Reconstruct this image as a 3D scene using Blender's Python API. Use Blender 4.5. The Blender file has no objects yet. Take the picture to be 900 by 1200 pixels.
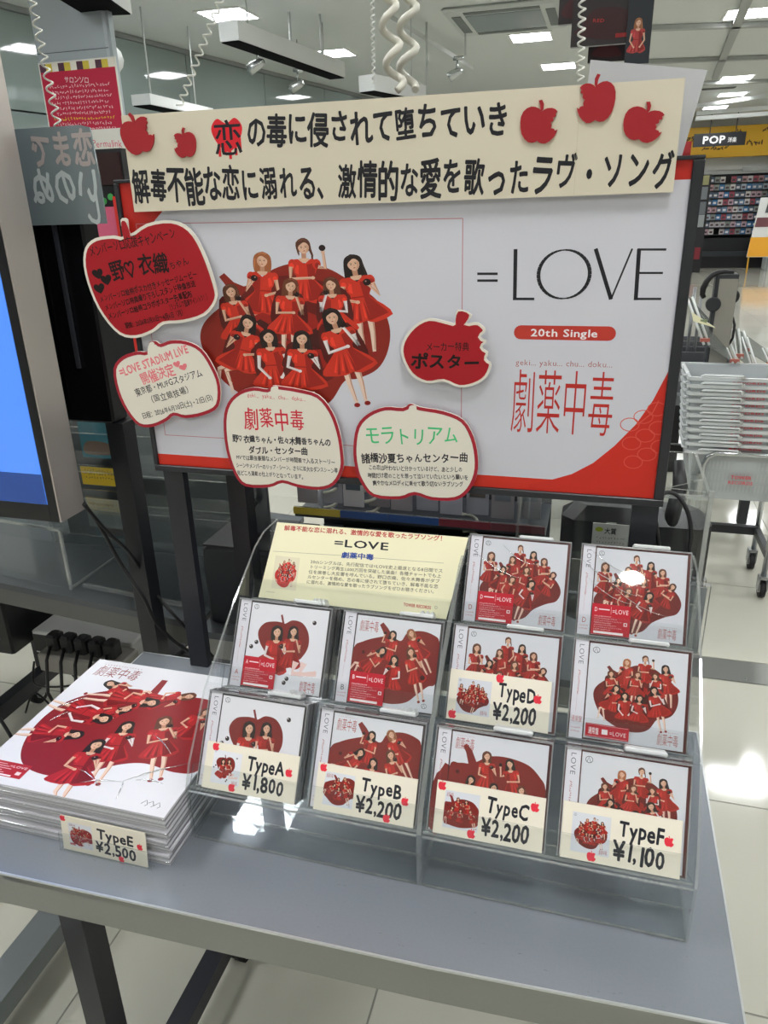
import bpy, math, random
import numpy as np
from mathutils import Vector, Matrix
random.seed(7)
PI = math.pi
scene = bpy.context.scene
COL = scene.collection

# ------------------------------------------------------------------ camera
F_PX = 873.465
CR = Vector((0.96231073, 0.27082897, -0.02469272))
CU = Vector((-0.07858973, 0.36386721, 0.92812947))
CF = Vector((-0.26034922, 0.89120835, -0.37143769))
CAM = Vector((0.46883, -0.68130, 1.49697))
cd = bpy.data.cameras.new('camera')
cam = bpy.data.objects.new('camera', cd)
COL.objects.link(cam)
M = Matrix((CR, CU, -CF)).transposed().to_4x4()
M.translation = CAM
cam.matrix_world = M
cd.sensor_fit = 'VERTICAL'
cd.sensor_height = 24.0
cd.lens = F_PX * 24.0 / 1200.0
cd.clip_start = 0.02
cd.clip_end = 120
scene.camera = cam

# ------------------------------------------------------------------ light, exposure
world = bpy.data.worlds.new('world')
scene.world = world
world.use_nodes = True
world.node_tree.nodes['Background'].inputs[0].default_value = (0.82, 0.83, 0.85, 1)
world.node_tree.nodes['Background'].inputs[1].default_value = 0.5
LAMP = 31.0
scene.view_settings.view_transform = 'Standard'
scene.view_settings.look = 'None'
scene.view_settings.gamma = 1
scene.view_settings.use_curve_mapping = False
scene.view_settings.exposure = 0.38
try:
    scene.cycles.transparent_max_bounces = 40
    scene.cycles.max_bounces = 8
    scene.cycles.glossy_bounces = 5
    scene.cycles.caustics_reflective = False
    scene.cycles.sample_clamp_indirect = 6
except Exception:
    pass


def ray(px, py):
    return CR * ((px - 450) / F_PX) - CU * ((py - 600) / F_PX) + CF


def at(px, py, axis, val):
    """photo pixel -> point on the world plane axis=val"""
    d = ray(px, py)
    return CAM + d * ((val - CAM[axis]) / d[axis])


# ------------------------------------------------------------------ materials
def lin(h):
    h = h.lstrip('#')
    if len(h) == 3:
        h = ''.join(c * 2 for c in h)
    o = []
    for i in (0, 2, 4):
        c = int(h[i:i + 2], 16) / 255
        o.append(c / 12.92 if c <= .04045 else ((c + .055) / 1.055) ** 2.4)
    return (*o, 1)


MATS = {}


def mat(hexc, rough=.5, metal=0., spec=.5, bump=0., bscale=60, emit=0., var=0., coat=0.):
    key = (hexc, rough, metal, spec, bump, bscale, emit, var, coat)
    if key in MATS:
        return MATS[key]
    m = bpy.data.materials.new('mat_' + hexc.strip('#'))
    m.use_nodes = True
    nt = m.node_tree
    b = nt.nodes['Principled BSDF']
    c = lin(hexc)
    b.inputs['Base Color'].default_value = c
    b.inputs['Roughness'].default_value = rough
    b.inputs['Metallic'].default_value = metal
    b.inputs['Specular IOR Level'].default_value = spec
    if coat:
        b.inputs['Coat Weight'].default_value = coat
        b.inputs['Coat Roughness'].default_value = .06
    if emit:
        b.inputs['Emission Color'].default_value = c
        b.inputs['Emission Strength'].default_value = emit
    if bump or var:
        tc = nt.nodes.new('ShaderNodeTexCoord')
        nz = nt.nodes.new('ShaderNodeTexNoise')
        nz.inputs['Scale'].default_value = bscale
        nz.inputs['Detail'].default_value = 5
        nt.links.new(tc.outputs['Object'], nz.inputs['Vector'])
        if bump:
            bp = nt.nodes.new('ShaderNodeBump')
            bp.inputs['Strength'].default_value = bump
            bp.inputs['Distance'].default_value = .002
            nt.links.new(nz.outputs['Fac'], bp.inputs['Height'])
            nt.links.new(bp.outputs['Normal'], b.inputs['Normal'])
        if var:
            mx = nt.nodes.new('ShaderNodeMix')
            mx.data_type = 'RGBA'
            mx.inputs['A'].default_value = (*[x * (1 - var) for x in c[:3]], 1)
            mx.inputs['B'].default_value = (*[min(1, x * (1 + var)) for x in c[:3]], 1)
            nt.links.new(nz.outputs['Fac'], mx.inputs['Factor'])
            nt.links.new(mx.outputs['Result'], b.inputs['Base Color'])
    MATS[key] = m
    return m


def glassy(name, tint, base=.04, edge=.55, rough=.02, haze=0., hazecol='#e8eeee'):
    """thin clear plastic or glass: see-through, shinier at grazing angles"""
    if name in MATS:
        return MATS[name]
    m = bpy.data.materials.new(name)
    m.use_nodes = True
    nt = m.node_tree
    nt.nodes.clear()
    out = nt.nodes.new('ShaderNodeOutputMaterial')
    tr = nt.nodes.new('ShaderNodeBsdfTransparent')
    tr.inputs[0].default_value = lin(tint)
    gl = nt.nodes.new('ShaderNodeBsdfGlossy')
    gl.inputs['Roughness'].default_value = rough
    gl.inputs[0].default_value = (1, 1, 1, 1)
    lw = nt.nodes.new('ShaderNodeLayerWeight')
    lw.inputs[0].default_value = .5
    pw = nt.nodes.new('ShaderNodeMath'); pw.operation = 'POWER'; pw.inputs[1].default_value = 3.5
    ml = nt.nodes.new('ShaderNodeMath'); ml.operation = 'MULTIPLY_ADD'
    ml.inputs[1].default_value = edge; ml.inputs[2].default_value = base
    mx = nt.nodes.new('ShaderNodeMixShader')
    nt.links.new(lw.outputs['Facing'], pw.inputs[0])
    nt.links.new(pw.outputs[0], ml.inputs[0])
    nt.links.new(ml.outputs[0], mx.inputs[0])
    last = tr
    if haze:
        df = nt.nodes.new('ShaderNodeBsdfDiffuse')
        df.inputs[0].default_value = lin(hazecol)
        mh = nt.nodes.new('ShaderNodeMixShader')
        mh.inputs[0].default_value = haze
        nt.links.new(tr.outputs[0], mh.inputs[1]); nt.links.new(df.outputs[0], mh.inputs[2])
        last = mh
    nt.links.new(last.outputs[0], mx.inputs[1])
    nt.links.new(gl.outputs[0], mx.inputs[2])
    nt.links.new(mx.outputs[0], out.inputs[0])
    MATS[name] = m
    return m


ACR = glassy('acrylic_sheet', '#fcfdfd', .022, .40, .02, .003)
ACRE = glassy('acrylic_edge', '#e6e9e9', .20, .6, .08, .16, '#f0f3f2')
CASE = glassy('clear_case', '#ffffff', .045, .45, .03, .004)
CASEE = glassy('clear_case_edge', '#d0d0d3', .18, .6, .1, .40, '#c9c9cc')
SMOKE = glassy('grey_translucent', '#98a2a6', .05, .4, .1, .62, '#9aa6aa')
BLACK = mat('#141416', .45)
MATTE = mat('#1b1c20', .6)
DARKSTEEL = mat('#25262c', .42, 0, .5, .1, 200)
GREYSTEEL = mat('#8a8f97', .26, .25, .5, .04, 300, 0, .05)
FASCIA = mat('#8a8a84', .42, .2, .5, .05, 200, 0, .04)
CHROME = mat('#c9ccce', .16, 1.)
RUBBER = mat('#17171a', .6)
WHITEP = mat('#e6e6e2', .45)


# ------------------------------------------------------------------ mesh builder
class MB:
    def __init__(s):
        s.v = []; s.f = []; s.m = []; s.mats = []; s.smooth = False

    def mi(s, m):
        if m not in s.mats:
            s.mats.append(m)
        return s.mats.index(m)

    def add(s, vs, fs, m):
        k = len(s.v); i = s.mi(m)
        s.v += [tuple(v) for v in vs]
        for f in fs:
            s.f.append([k + j for j in f]); s.m.append(i)
        return s

    def box(s, a, b, m, side=None, rz=0):
        (x0, y0, z0), (x1, y1, z1) = a, b
        vs = [(x0, y0, z0), (x1, y0, z0), (x1, y1, z0), (x0, y1, z0), (x0, y0, z1), (x1, y0, z1), (x1, y1, z1), (x0, y1, z1)]
        fs = [(0, 3, 2, 1), (4, 5, 6, 7), (0, 1, 5, 4), (2, 3, 7, 6), (1, 2, 6, 5), (3, 0, 4, 7)]
        if side is None:
            return s.add(vs, fs, m)
        # the two faces across the thinnest axis take m, the rim takes side
        d = [abs(x1 - x0), abs(y1 - y0), abs(z1 - z0)]
        t = d.index(min(d))
        big = {0: (4, 5), 1: (2, 3), 2: (0, 1)}[t]
        k = len(s.v); s.v += vs
        for j, f in enumerate(fs):
            s.f.append([k + q for q in f]); s.m.append(s.mi(m if j in big else side))
        return s

    def bbox(s, a, b, m, r=.004):
        """box with chamfered vertical and top edges"""
        (x0, y0, z0), (x1, y1, z1) = a, b
        def ring(i, z):
            return [(x0 + i + r, y0 + i, z), (x1 - i - r, y0 + i, z), (x1 - i, y0 + i + r, z), (x1 - i, y1 - i - r, z),
                    (x1 - i - r, y1 - i, z), (x0 + i + r, y1 - i, z), (x0 + i, y1 - i - r, z), (x0 + i, y0 + i + r, z)]
        rings = [ring(r, z0), ring(0, z0 + r), ring(0, z1 - r), ring(r, z1)]
        vs = [p for q in rings for p in q]
        fs = [tuple(range(7, -1, -1)), tuple(range(24, 32))]
        for k in range(3):
            for j in range(8):
                fs.append((k * 8 + j, k * 8 + (j + 1) % 8, (k + 1) * 8 + (j + 1) % 8, (k + 1) * 8 + j))
        return s.add(vs, fs, m)

    def obox(s, p, q, w, h, m, up=(0, 0, 1), side=None):
        """bar from p to q with width w (sideways) and height h"""
        p = Vector(p); q = Vector(q); d = (q - p).normalized(); up = Vector(up)
        if abs(d.dot(up)) > .99:
            up = Vector((0, 1, 0))
        a = d.cross(up).normalized() * (w / 2); b = a.cross(d).normalized() * (h / 2)
        vs = [p - a - b, p + a - b, p + a + b, p - a + b, q - a - b, q + a - b, q + a + b, q - a + b]
        return s.add(vs, [(0, 3, 2, 1), (4, 5, 6, 7), (0, 1, 5, 4), (2, 3, 7, 6), (1, 2, 6, 5), (3, 0, 4, 7)], m)

    def tube(s, pts, r, m, n=8, cap=True):
        pts = [Vector(p) for p in pts]
        rs = r if isinstance(r, (list, tuple)) else [r] * len(pts)
        rings = []
        prev = None
        for i, p in enumerate(pts):
            d = (pts[min(i + 1, len(pts) - 1)] - pts[max(i - 1, 0)])
            d = d.normalized() if d.length > 1e-9 else Vector((0, 0, 1))
            if prev is None:
                a = d.orthogonal().normalized()
            else:
                a = (prev - d * prev.dot(d))
                a = a.normalized() if a.length > 1e-6 else d.orthogonal().normalized()
            prev = a
            b = d.cross(a)
            rings.append([p + (a * math.cos(2 * PI * k / n) + b * math.sin(2 * PI * k / n)) * rs[i] for k in range(n)])
        vs = [v for q in rings for v in q]
        fs = []
        for i in range(len(pts) - 1):
            for k in range(n):
                fs.append((i * n + k, i * n + (k + 1) % n, (i + 1) * n + (k + 1) % n, (i + 1) * n + k))
        if cap:
            fs.append(tuple(range(n - 1, -1, -1)))
            fs.append(tuple((len(pts) - 1) * n + k for k in range(n)))
        s.smooth = True
        return s.add(vs, fs, m)

    def lathe(s, prof, c, m, n=20, axis='z'):
        vs = []
        for (r, h) in prof:
            for k in range(n):
                x, y = r * math.cos(2 * PI * k / n), r * math.sin(2 * PI * k / n)
                if axis == 'z': vs.append((c[0] + x, c[1] + y, c[2] + h))
                elif axis == 'x': vs.append((c[0] + h, c[1] + x, c[2] + y))
                else: vs.append((c[0] + x, c[1] + h, c[2] + y))
        fs = []
        for i in range(len(prof) - 1):
            for k in range(n):
                fs.append((i * n + k, i * n + (k + 1) % n, (i + 1) * n + (k + 1) % n, (i + 1) * n + k))
        fs.append(tuple(range(n - 1, -1, -1))); fs.append(tuple((len(prof) - 1) * n + k for k in range(n)))
        s.smooth = True
        return s.add(vs, fs, m)

    def prism(s, pts, off, d, m, side=None):
        """closed outline of 3-D points pushed by vector d"""
        n = len(pts); d = Vector(d)
        a = [Vector(p) + Vector(off) for p in pts]
        vs = a + [p + d for p in a]
        k = len(s.v); s.v += [tuple(v) for v in vs]
        s.f.append([k + j for j in range(n)][::-1]); s.m.append(s.mi(m))
        s.f.append([k + n + j for j in range(n)]); s.m.append(s.mi(m))
        for j in range(n):
            s.f.append([k + j, k + (j + 1) % n, k + n + (j + 1) % n, k + n + j]); s.m.append(s.mi(side or m))
        return s

    def mesh(s, name):
        me = bpy.data.meshes.new(name)
        me.from_pydata(s.v, [], s.f)
        for m in s.mats:
            me.materials.append(m)
        me.polygons.foreach_set('material_index', s.m)
        if s.smooth:
            me.polygons.foreach_set('use_smooth', [len(f) == 4 for f in s.f])
        me.update()
        return me

    def build(s, name, parent=None):
        return part(name, s.mesh(name), parent)


def part(name, me, parent=None, loc=None, label=None):
    o = bpy.data.objects.new(name, me)
    COL.objects.link(o)
    if parent:
        o.parent = parent
    if loc:
        o.location = loc
    if label:
        o['label'] = label
    return o


def thing(name, label, cat, loc=(0, 0, 0), rot=(0, 0, 0), group=None):
    o = bpy.data.objects.new(name, None)
    o.empty_display_size = .05
    COL.objects.link(o)
    o.location = loc; o.rotation_euler = rot
    o['label'] = label; o['category'] = cat
    if group:
        o['group'] = group
    return o


def tag(o, label, cat, group=None):
    o['label'] = label; o['category'] = cat
    if group:
        o['group'] = group
    return o


def struct(o):
    o['kind'] = 'structure'
    return o


def rel(mb, loc):
    """shift world-space vertices so that the object sits at loc"""
    mb.v = [(a - loc[0], b - loc[1], c - loc[2]) for a, b, c in mb.v]
    return mb


# ------------------------------------------------------------------ flat print
GLYPH = {}


def glyph(ch, off):
    key = (ch, off)
    if key in GLYPH:
        return GLYPH[key]
    c = bpy.data.curves.new('glyph', 'FONT')
    c.body = ch; c.size = 1; c.offset = off; c.resolution_u = 2
    o = bpy.data.objects.new('glyph', c)
    COL.objects.link(o)
    dg = bpy.context.evaluated_depsgraph_get()
    me = bpy.data.meshes.new_from_object(o.evaluated_get(dg))
    vs = [(v.co.x, v.co.y) for v in me.vertices]
    fs = [tuple(p.vertices) for p in me.polygons]
    bpy.data.objects.remove(o); bpy.data.curves.remove(c); bpy.data.meshes.remove(me)
    wide = ord(ch) > 0x2fff or ch in '♥♡'
    if wide:
        adv = 1.0
    elif vs:
        adv = max(v[0] for v in vs) + .07
    else:
        adv = .3
    GLYPH[key] = (vs, fs, adv)
    return GLYPH[key]


def smooth_pts(ctrl, k=5):
    n = len(ctrl); out = []
    for i in range(n):
        p0, p1, p2, p3 = ctrl[i - 1], ctrl[i], ctrl[(i + 1) % n], ctrl[(i + 2) % n]
        for j in range(k):
            t = j / k
            out.append(tuple(.5 * (2 * p1[a] + (p2[a] - p0[a]) * t + (2 * p0[a] - 5 * p1[a] + 4 * p2[a] - p3[a]) * t * t +
                                   (-p0[a] + 3 * p1[a] - 3 * p2[a] + p3[a]) * t ** 3) for a in (0, 1)))
    return out


class Print:
    EPS = 7e-6

    def __init__(s, z=0.):
        s.mb = MB(); s.z = z; s.bb = np.zeros((64, 5)); s.nb = 0; s.T = [(0, 0, 1, 1, 0)]; s.clip = None

    def push(s, ox, oy, sx, sy=None, ang=0):
        s.T.append((ox, oy, sx, sx if sy is None else sy, ang))

    def pop(s):
        s.T.pop()

    def tr(s, p):
        x, y = p
        for (ox, oy, sx, sy, a) in reversed(s.T):
            x, y = x * sx, y * sy
            if a:
                c, q = math.cos(a), math.sin(a)
                x, y = x * c - y * q, x * q + y * c
            x, y = x + ox, y + oy
        return x, y

    def raw(s, vs, fs, col, finish=None):
        m = finish or mat(col, .42, 0, .4)
        vs = [s.tr(p) for p in vs]
        if s.clip:
            x0, y0, x1, y1 = s.clip
            vs = [(min(max(x, x0), x1), min(max(y, y0), y1)) for x, y in vs]
        # each item lies one ink layer above whatever it overlaps
        xs = [q[0] for q in vs]; ys = [q[1] for q in vs]
        x0, x1, y0, y1 = min(xs), max(xs), min(ys), max(ys)
        if s.clip and (x1 - x0 < 1e-7 or y1 - y0 < 1e-7):
            return
        lay = 1
        if s.nb:
            B = s.bb[:s.nb]
            hit = (B[:, 0] < x1) & (B[:, 1] > x0) & (B[:, 2] < y1) & (B[:, 3] > y0)
            if hit.any():
                lay = B[hit, 4].max() + 1
        if s.nb >= len(s.bb):
            s.bb = np.vstack([s.bb, np.zeros_like(s.bb)])
        s.bb[s.nb] = (x0, x1, y0, y1, lay); s.nb += 1
        z = s.z + lay * s.EPS
        s.mb.add([(x, y, z) for x, y in vs], fs, m)

    def poly(s, pts, col, finish=None):
        s.raw(pts, [tuple(range(len(pts)))], col, finish)

    def rect(s, x0, y0, x1, y1, col, finish=None):
        s.poly([(x0, y0), (x1, y0), (x1, y1), (x0, y1)], col, finish)

    def ell(s, cx, cy, rx, ry, col, ang=0, n=14):
        c, q = math.cos(ang), math.sin(ang)
        s.poly([(cx + rx * math.cos(t) * c - ry * math.sin(t) * q, cy + rx * math.cos(t) * q + ry * math.sin(t) * c)
                for t in [2 * PI * k / n for k in range(n)]], col)

    def blob(s, ctrl, col, k=5):
        s.poly(smooth_pts(ctrl, k), col)

    def line(s, pts, w, col, w2=None):
        w2 = w if w2 is None else w2
        L, R = [], []
        n = len(pts)
        for i, p in enumerate(pts):
            a = pts[max(i - 1, 0)]; b = pts[min(i + 1, n - 1)]
            dx, dy = b[0] - a[0], b[1] - a[1]
            l = math.hypot(dx, dy) or 1
            h = (w + (w2 - w) * i / max(1, n - 1)) / 2
            L.append((p[0] - dy / l * h, p[1] + dx / l * h)); R.append((p[0] + dy / l * h, p[1] - dx / l * h))
        vs = L + R
        s.raw(vs, [(i, i + 1, n + i + 1, n + i) for i in range(n - 1)], col)

    def text(s, body, p0, p1, h, col, bold=0., jit=0., sx=None, shear=0.):
        """body written from p0 to p1 (baseline), glyph height h"""
        gl = [glyph(ch, min(bold, 0)) if ch != ' ' else ([], [], .35) for ch in body]
        # a broad pen: the same stroke laid down a few times side by side
        if bold > .015:
            sh = [(bold * math.cos(a), bold * math.sin(a)) for a in [k * PI / 3 + .3 for k in range(6)]]
        elif bold > .006:
            sh = [(-bold, -bold * .4), (bold, bold * .4)]
        else:
            sh = [(0, 0)]
        tot = sum(g[2] for g in gl)
        dx, dy = p1[0] - p0[0], p1[1] - p0[1]
        L = math.hypot(dx, dy)
        k = L / tot
        ang = math.atan2(dy, dx)
        c, q = math.cos(ang), math.sin(ang)
        for (ex, ey) in sh:
            x = 0
            rnd = random.Random(body)
            V, Fc = [], []
            for g in gl:
                ja = rnd.uniform(-jit, jit) * .09
                js = 1 + rnd.uniform(-jit, jit) * .10
                jy = rnd.uniform(-jit, jit) * .06 * h
                cx = g[2] / 2
                cj, sj = math.cos(ja), math.sin(ja)
                b = len(V)
                for (vx, vy) in g[0]:
                    ux, uy = (vx + ex - cx) * k * js, (vy + ey - .38) * h * js
                    ux += shear * uy
                    ux, uy = ux * cj - uy * sj, ux * sj + uy * cj
                    ux += (x + cx) * k; uy += .38 * h + jy
                    V.append((p0[0] + ux * c - uy * q, p0[1] + ux * q + uy * c))
                Fc += [tuple(b + i for i in f) for f in g[1]]
                x += g[2]
            if V:
                s.raw(V, Fc, col)

    def squiggle(s, p0, p1, h, col, n=30, w=None):
        """small unreadable line of writing"""
        rnd = random.Random(n * 7 + int(p0[1] * 1e5))
        w = w or h * .16
        dx, dy = p1[0] - p0[0], p1[1] - p0[1]
        for i in range(n):
            t = (i + .5) / n
            bx, by = p0[0] + dx * t, p0[1] + dy * t
            for _ in range(2):
                a = rnd.choice((0, PI / 2, PI / 4, -PI / 3)); l = h * rnd.uniform(.25, .45)
                ox, oy = rnd.uniform(-.2, .2) * h, rnd.uniform(.25, .75) * h
                s.line([(bx + ox - math.cos(a) * l, by + oy - math.sin(a) * l), (bx + ox + math.cos(a) * l, by + oy + math.sin(a) * l)], w, col)

    def build(s, name, parent=None):
        return s.mb.build(name, parent)


# ------------------------------------------------------------------ pictures printed on paper
SK, SK2 = '#dfb498', '#e9cbb8'
HB, HBR, HL = '#231714', '#5d3422', '#8f5a38'


def girl(p, hx, hy, H, ang=0., hair='long', hc=HB, dress='#b5281f', dark='#861a15', legs='stand', arms='ball', glove=False, mir=1, skirt=1., dusk=False):
    rnd = random.Random(int(hx * 977 + hy * 3331 + H * 77))
    hl = '#' + ''.join('%02x' % min(255, int(int(dress[i:i + 2], 16) * 1.13 + 8)) for i in (1, 3, 5))
    hh = '#' + ''.join('%02x' % min(255, int(int(hc[i:i + 2], 16) * 1.2 + 16)) for i in (1, 3, 5))
    SKD = '#c08a6e'
    tilt = rnd.uniform(-.22, .22)
    p.push(hx, hy, H * mir, H, ang)
    gl = '#e6dcda' if glove else SK
    gd = '#c9bcbc' if glove else SKD
    # dusk between the figures
    if dusk:
        p.blob([(-.10, -.04), (.11, -.08), (.18, -.28), (.17, -.44), (.05, -.52), (-.12, -.50), (-.19, -.36), (-.16, -.14)], '#571410', 2)
    if hair == 'long':
        p.blob([(0, .085), (.065, .055), (.082, -.03), (.098, -.14), (.085, -.25), (.05, -.27), (.03, -.2), (-.03, -.2), (-.06, -.25), (-.095, -.22), (-.09, -.1), (-.08, 0), (-.06, .06)], hc, 3)
        p.line([(.068, -.0), (.082, -.12), (.07, -.22)], .010, hh, .004)
    elif hair == 'mid':
        p.blob([(0, .085), (.07, .05), (.085, -.04), (.068, -.12), (.03, -.11), (-.03, -.11), (-.07, -.12), (-.085, -.04), (-.07, .05)], hc, 3)
        p.line([(.066, .02), (.074, -.08)], .010, hh, .004)
    elif hair == 'up':
        p.ell(0, .015, .064, .074, hc)
        p.line([(.05, .0), (.075, -.08), (.07, -.19)], .028, hc, .010)
    if legs == 'stand':
        o_ = rnd.uniform(-.03, .03)
        for sx in (-1, 1):
            p.line([(sx * .045, -.46), (sx * .05 + o_ * .5, -.64), (sx * .04 + o_, -.83)], .058, SK2, .028)
            p.line([(sx * .045 + .018, -.48), (sx * .05 + .016 + o_ * .5, -.64), (sx * .04 + o_ + .008, -.81)], .012, SKD, .006)
            p.ell(sx * .045 + o_, -.85, .026, .022, '#8f1a18')
    elif legs == 'sit':
        for k_, sx in enumerate((-.02, .05)):
            p.line([(sx, -.46), (.14 + sx, -.57), (.06 + sx * 2, -.78)], .062, SK2, .028)
            p.line([(sx, -.485), (.14 + sx, -.595), (.075 + sx * 2, -.70)], .012, SKD, .006)
            p.ell(.055 + sx * 2, -.80, .028, .022, '#d9cdc8')
    elif legs == 'out':
        for sx in (-.03, .04):
            p.line([(sx, -.44), (.10 + sx, -.66), (.30 + sx, -.82)], .06, SK2, .03)
            p.ell(.32 + sx, -.84, .034, .02, '#eee3e0', -.5)
    p.line([(0, -.04), (0, -.135)], .042, SKD)
    p.line([(-.045, -.128), (.045, -.128)], .04, SK)
    s1, s2 = rnd.uniform(.9, 1.25) * skirt, rnd.uniform(.9, 1.25) * skirt
    p.blob([(-.055, -.115), (-.112, -.14), (-.098, -.25), (-.078, -.31), (-.15 * s1, -.46), (-.15 * s1, -.52), (-.06, -.55), (.01, -.53), (.08, -.555), (.16 * s2, -.50), (.12 * s2, -.40), (.078, -.31), (.098, -.25), (.112, -.14), (.055, -.115), (0, -.165)], dress, 2)
    p.poly([(.02, -.17), (.10, -.15), (.09, -.26), (.07, -.31), (.14 * s2, -.48), (.05, -.53), (.03, -.34)], dark)
    p.poly([(-.085, -.16), (-.05, -.18), (-.055, -.27), (-.085, -.25)], hl)
    for fx in (-.085, -.03, .03):
        p.poly([(fx * .6, -.33), (fx * 1.3 + .012, -.53), (fx * 1.3 - .014, -.53)], dark)
        p.poly([(fx * .6 - .016, -.34), (fx * 1.3 - .02, -.51), (fx * 1.3 - .038, -.50)], hl)
    p.line([(-.075, -.305), (.075, -.305)], .012, dark)
    for sx in (-1, 1):
        p.ell(sx * .108, -.165, .038, .05, dress); p.ell(sx * .115, -.18, .022, .028, dark if sx > 0 else hl)
    def arm(*q):
        p.line(list(q), .038, gl, .024)
        p.line([(x + .011, y - .006) for x, y in q], .010, gd, .006)
        p.ell(q[-1][0], q[-1][1], .019, .017, gl, 0, 8)
    if arms == 'ball':
        arm((.122, -.19), (.155, -.31), (.085, -.2))
        arm((-.122, -.19), (-.145, -.31), (-.03, -.35))
        p.ell(.078, -.18, .032, .032, '#23100f'); p.ell(.070, -.170, .008, .008, '#a98a80', 0, 6)
    elif arms == 'face':
        arm((.122, -.19), (.13, -.30), (.055, -.10))
        arm((-.122, -.19), (-.13, -.31), (.04, -.29))
        p.ell(.06, -.085, .028, .028, '#23100f')
    elif arms == 'down':
        for sx in (-1, 1):
            arm((sx * .122, -.19), (sx * .145, -.32), (sx * .06, -.44))
    elif arms == 'cross':
        arm((.122, -.19), (.135, -.29), (-.06, -.28))
        arm((-.122, -.19), (-.135, -.31), (.07, -.30))
    elif arms == 'wave':
        arm((.122, -.19), (.185, -.21), (.17, -.05))
        p.ell(.165, -.01, .030, .030, '#23100f')
        arm((-.122, -.19), (-.135, -.31), (.07, -.30))
    p.push(0, 0, 1, 1, tilt)
    p.blob([(0, .066), (.042, .045), (.050, 0), (.036, -.042), (0, -.066), (-.036, -.042), (-.050, 0), (-.042, .045)], SK, 2)
    p.poly([(.05, .0), (.036, -.042), (0, -.066), (.012, -.045), (.026, -.02), (.032, .02)], '#cf9e83')
    p.blob([(0, .088), (.058, .055), (.066, -.01), (.058, -.075), (.046, -.06), (.050, .0), (.030, .036), (.006, .044), (-.02, .030), (-.048, .004), (-.046, -.055), (-.058, -.075), (-.066, -.01), (-.058, .055)], hc, 2)
    p.line([(-.035, .065), (.01, .075), (.04, .055)], .010, hh, .004)
    for sx in (-1, 1):
        p.ell(sx * .019, -.002, .008, .0045, '#2b1714', 0, 6)
        p.line([(sx * .010, .010), (sx * .028, .010)], .003, '#6a4434')
    p.line([(.002, -.004), (.004, -.022)], .004, '#c4937a')
    p.ell(0, -.037, .010, .0045, '#a23a34', 0, 6)
    p.pop()
    p.pop()


def apple_group(p, bg, dress):
    """ten women in front of a big apple; unit square about the whole group"""
    dk = '#9a1f14'
    p.blob([(.30, .71), (.40, .82), (.55, .87), (.70, .84), (.82, .76), (.94, .66), (.995, .52), (.985, .38), (.93, .27), (.83, .21),
            (.76, .19), (.68, .06), (.56, .0), (.40, .0), (.24, .06), (.11, .16), (.03, .30), (.0, .42), (.03, .52), (.12, .61), (.22, .67)], bg)
    p.line([(.155, .805), (.20, .745), (.26, .71), (.33, .715)], .036, bg, .075)
    p.blob([(.20, .62), (.33, .76), (.50, .80), (.70, .76), (.84, .70), (.86, .50), (.80, .32), (.66, .18), (.46, .14), (.30, .20), (.16, .34), (.14, .50)], '#6b1a12')
    for (x, y, w_, h_) in ((.36, .60, .09, .08), (.56, .50, .11, .10), (.46, .34, .07, .09), (.63, .34, .07, .08), (.24, .40, .07, .08)):
        p.ell(x, y, w_, h_, dk)
    for (x, y) in ((.34, .50), (.47, .56), (.44, .24), (.64, .46)):
        p.blob([(x - .05, y), (x, y + .05), (x + .06, y - .01), (x + .02, y - .08), (x - .04, y - .07)], '#45120d', 2)
    g = lambda x, y, H, **k: girl(p, x, y, H, dress=dress, dark=dk, dusk=y < .78, **{'skirt': 1.25, **k})
    g(.588, .955, .56, hair='up', hc=HBR, arms='wave', legs='none')
    g(.375, .885, .56, ang=-.05, hair='mid', hc='#a25f38', arms='ball', legs='sit', mir=-1)
    g(.828, .862, .60, ang=.16, hair='long', arms='ball', legs='stand')
    g(.195, .71, .52, ang=.15, hair='mid', hc=HBR, arms='face', legs='none')
    g(.715, .75, .50, ang=.06, hair='long', hc=HBR, arms='face', legs='none', mir=-1, glove=True)
    g(.512, .742, .52, ang=-.1, hair='long', hc='#6d3a25', arms='face', legs='stand')
    g(.272, .528, .56, ang=-.25, hair='long', arms='ball', legs='sit', mir=-1)
    g(.712, .565, .62, ang=.28, hair='long', arms='face', legs='stand', glove=True, skirt=1.25)
    g(.375, .445, .56, ang=.10, hair='mid', arms='down', legs='none', glove=True, skirt=1.2)
    g(.552, .44, .56, ang=-.02, hair='long', arms='ball', legs='none', glove=True)


TITLE = '劇薬中毒'


def mark(p, x, y, s, c='#4b4b55'):
    p.line([(x + s * math.cos(t), y + s * math.sin(t) * .9) for t in [k * .52 for k in range(13)]], s * .16, c)
    p.line([(x - s * .6, y - s * .7), (x - s * .1, y + s * .7), (x + s * .5, y - s * .8)], s * .16, c)


def title(p, x0, y0, x1, h, c='#a92b25'):
    p.text(TITLE, (x0, y0), (x1, y0), h * 1.1, c, -.004)
    p.squiggle((x0, y0 + h * 1.02), (x1, y0 + h * 1.02), h * .09, c, 12)


BAR = '#7e211c'


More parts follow.
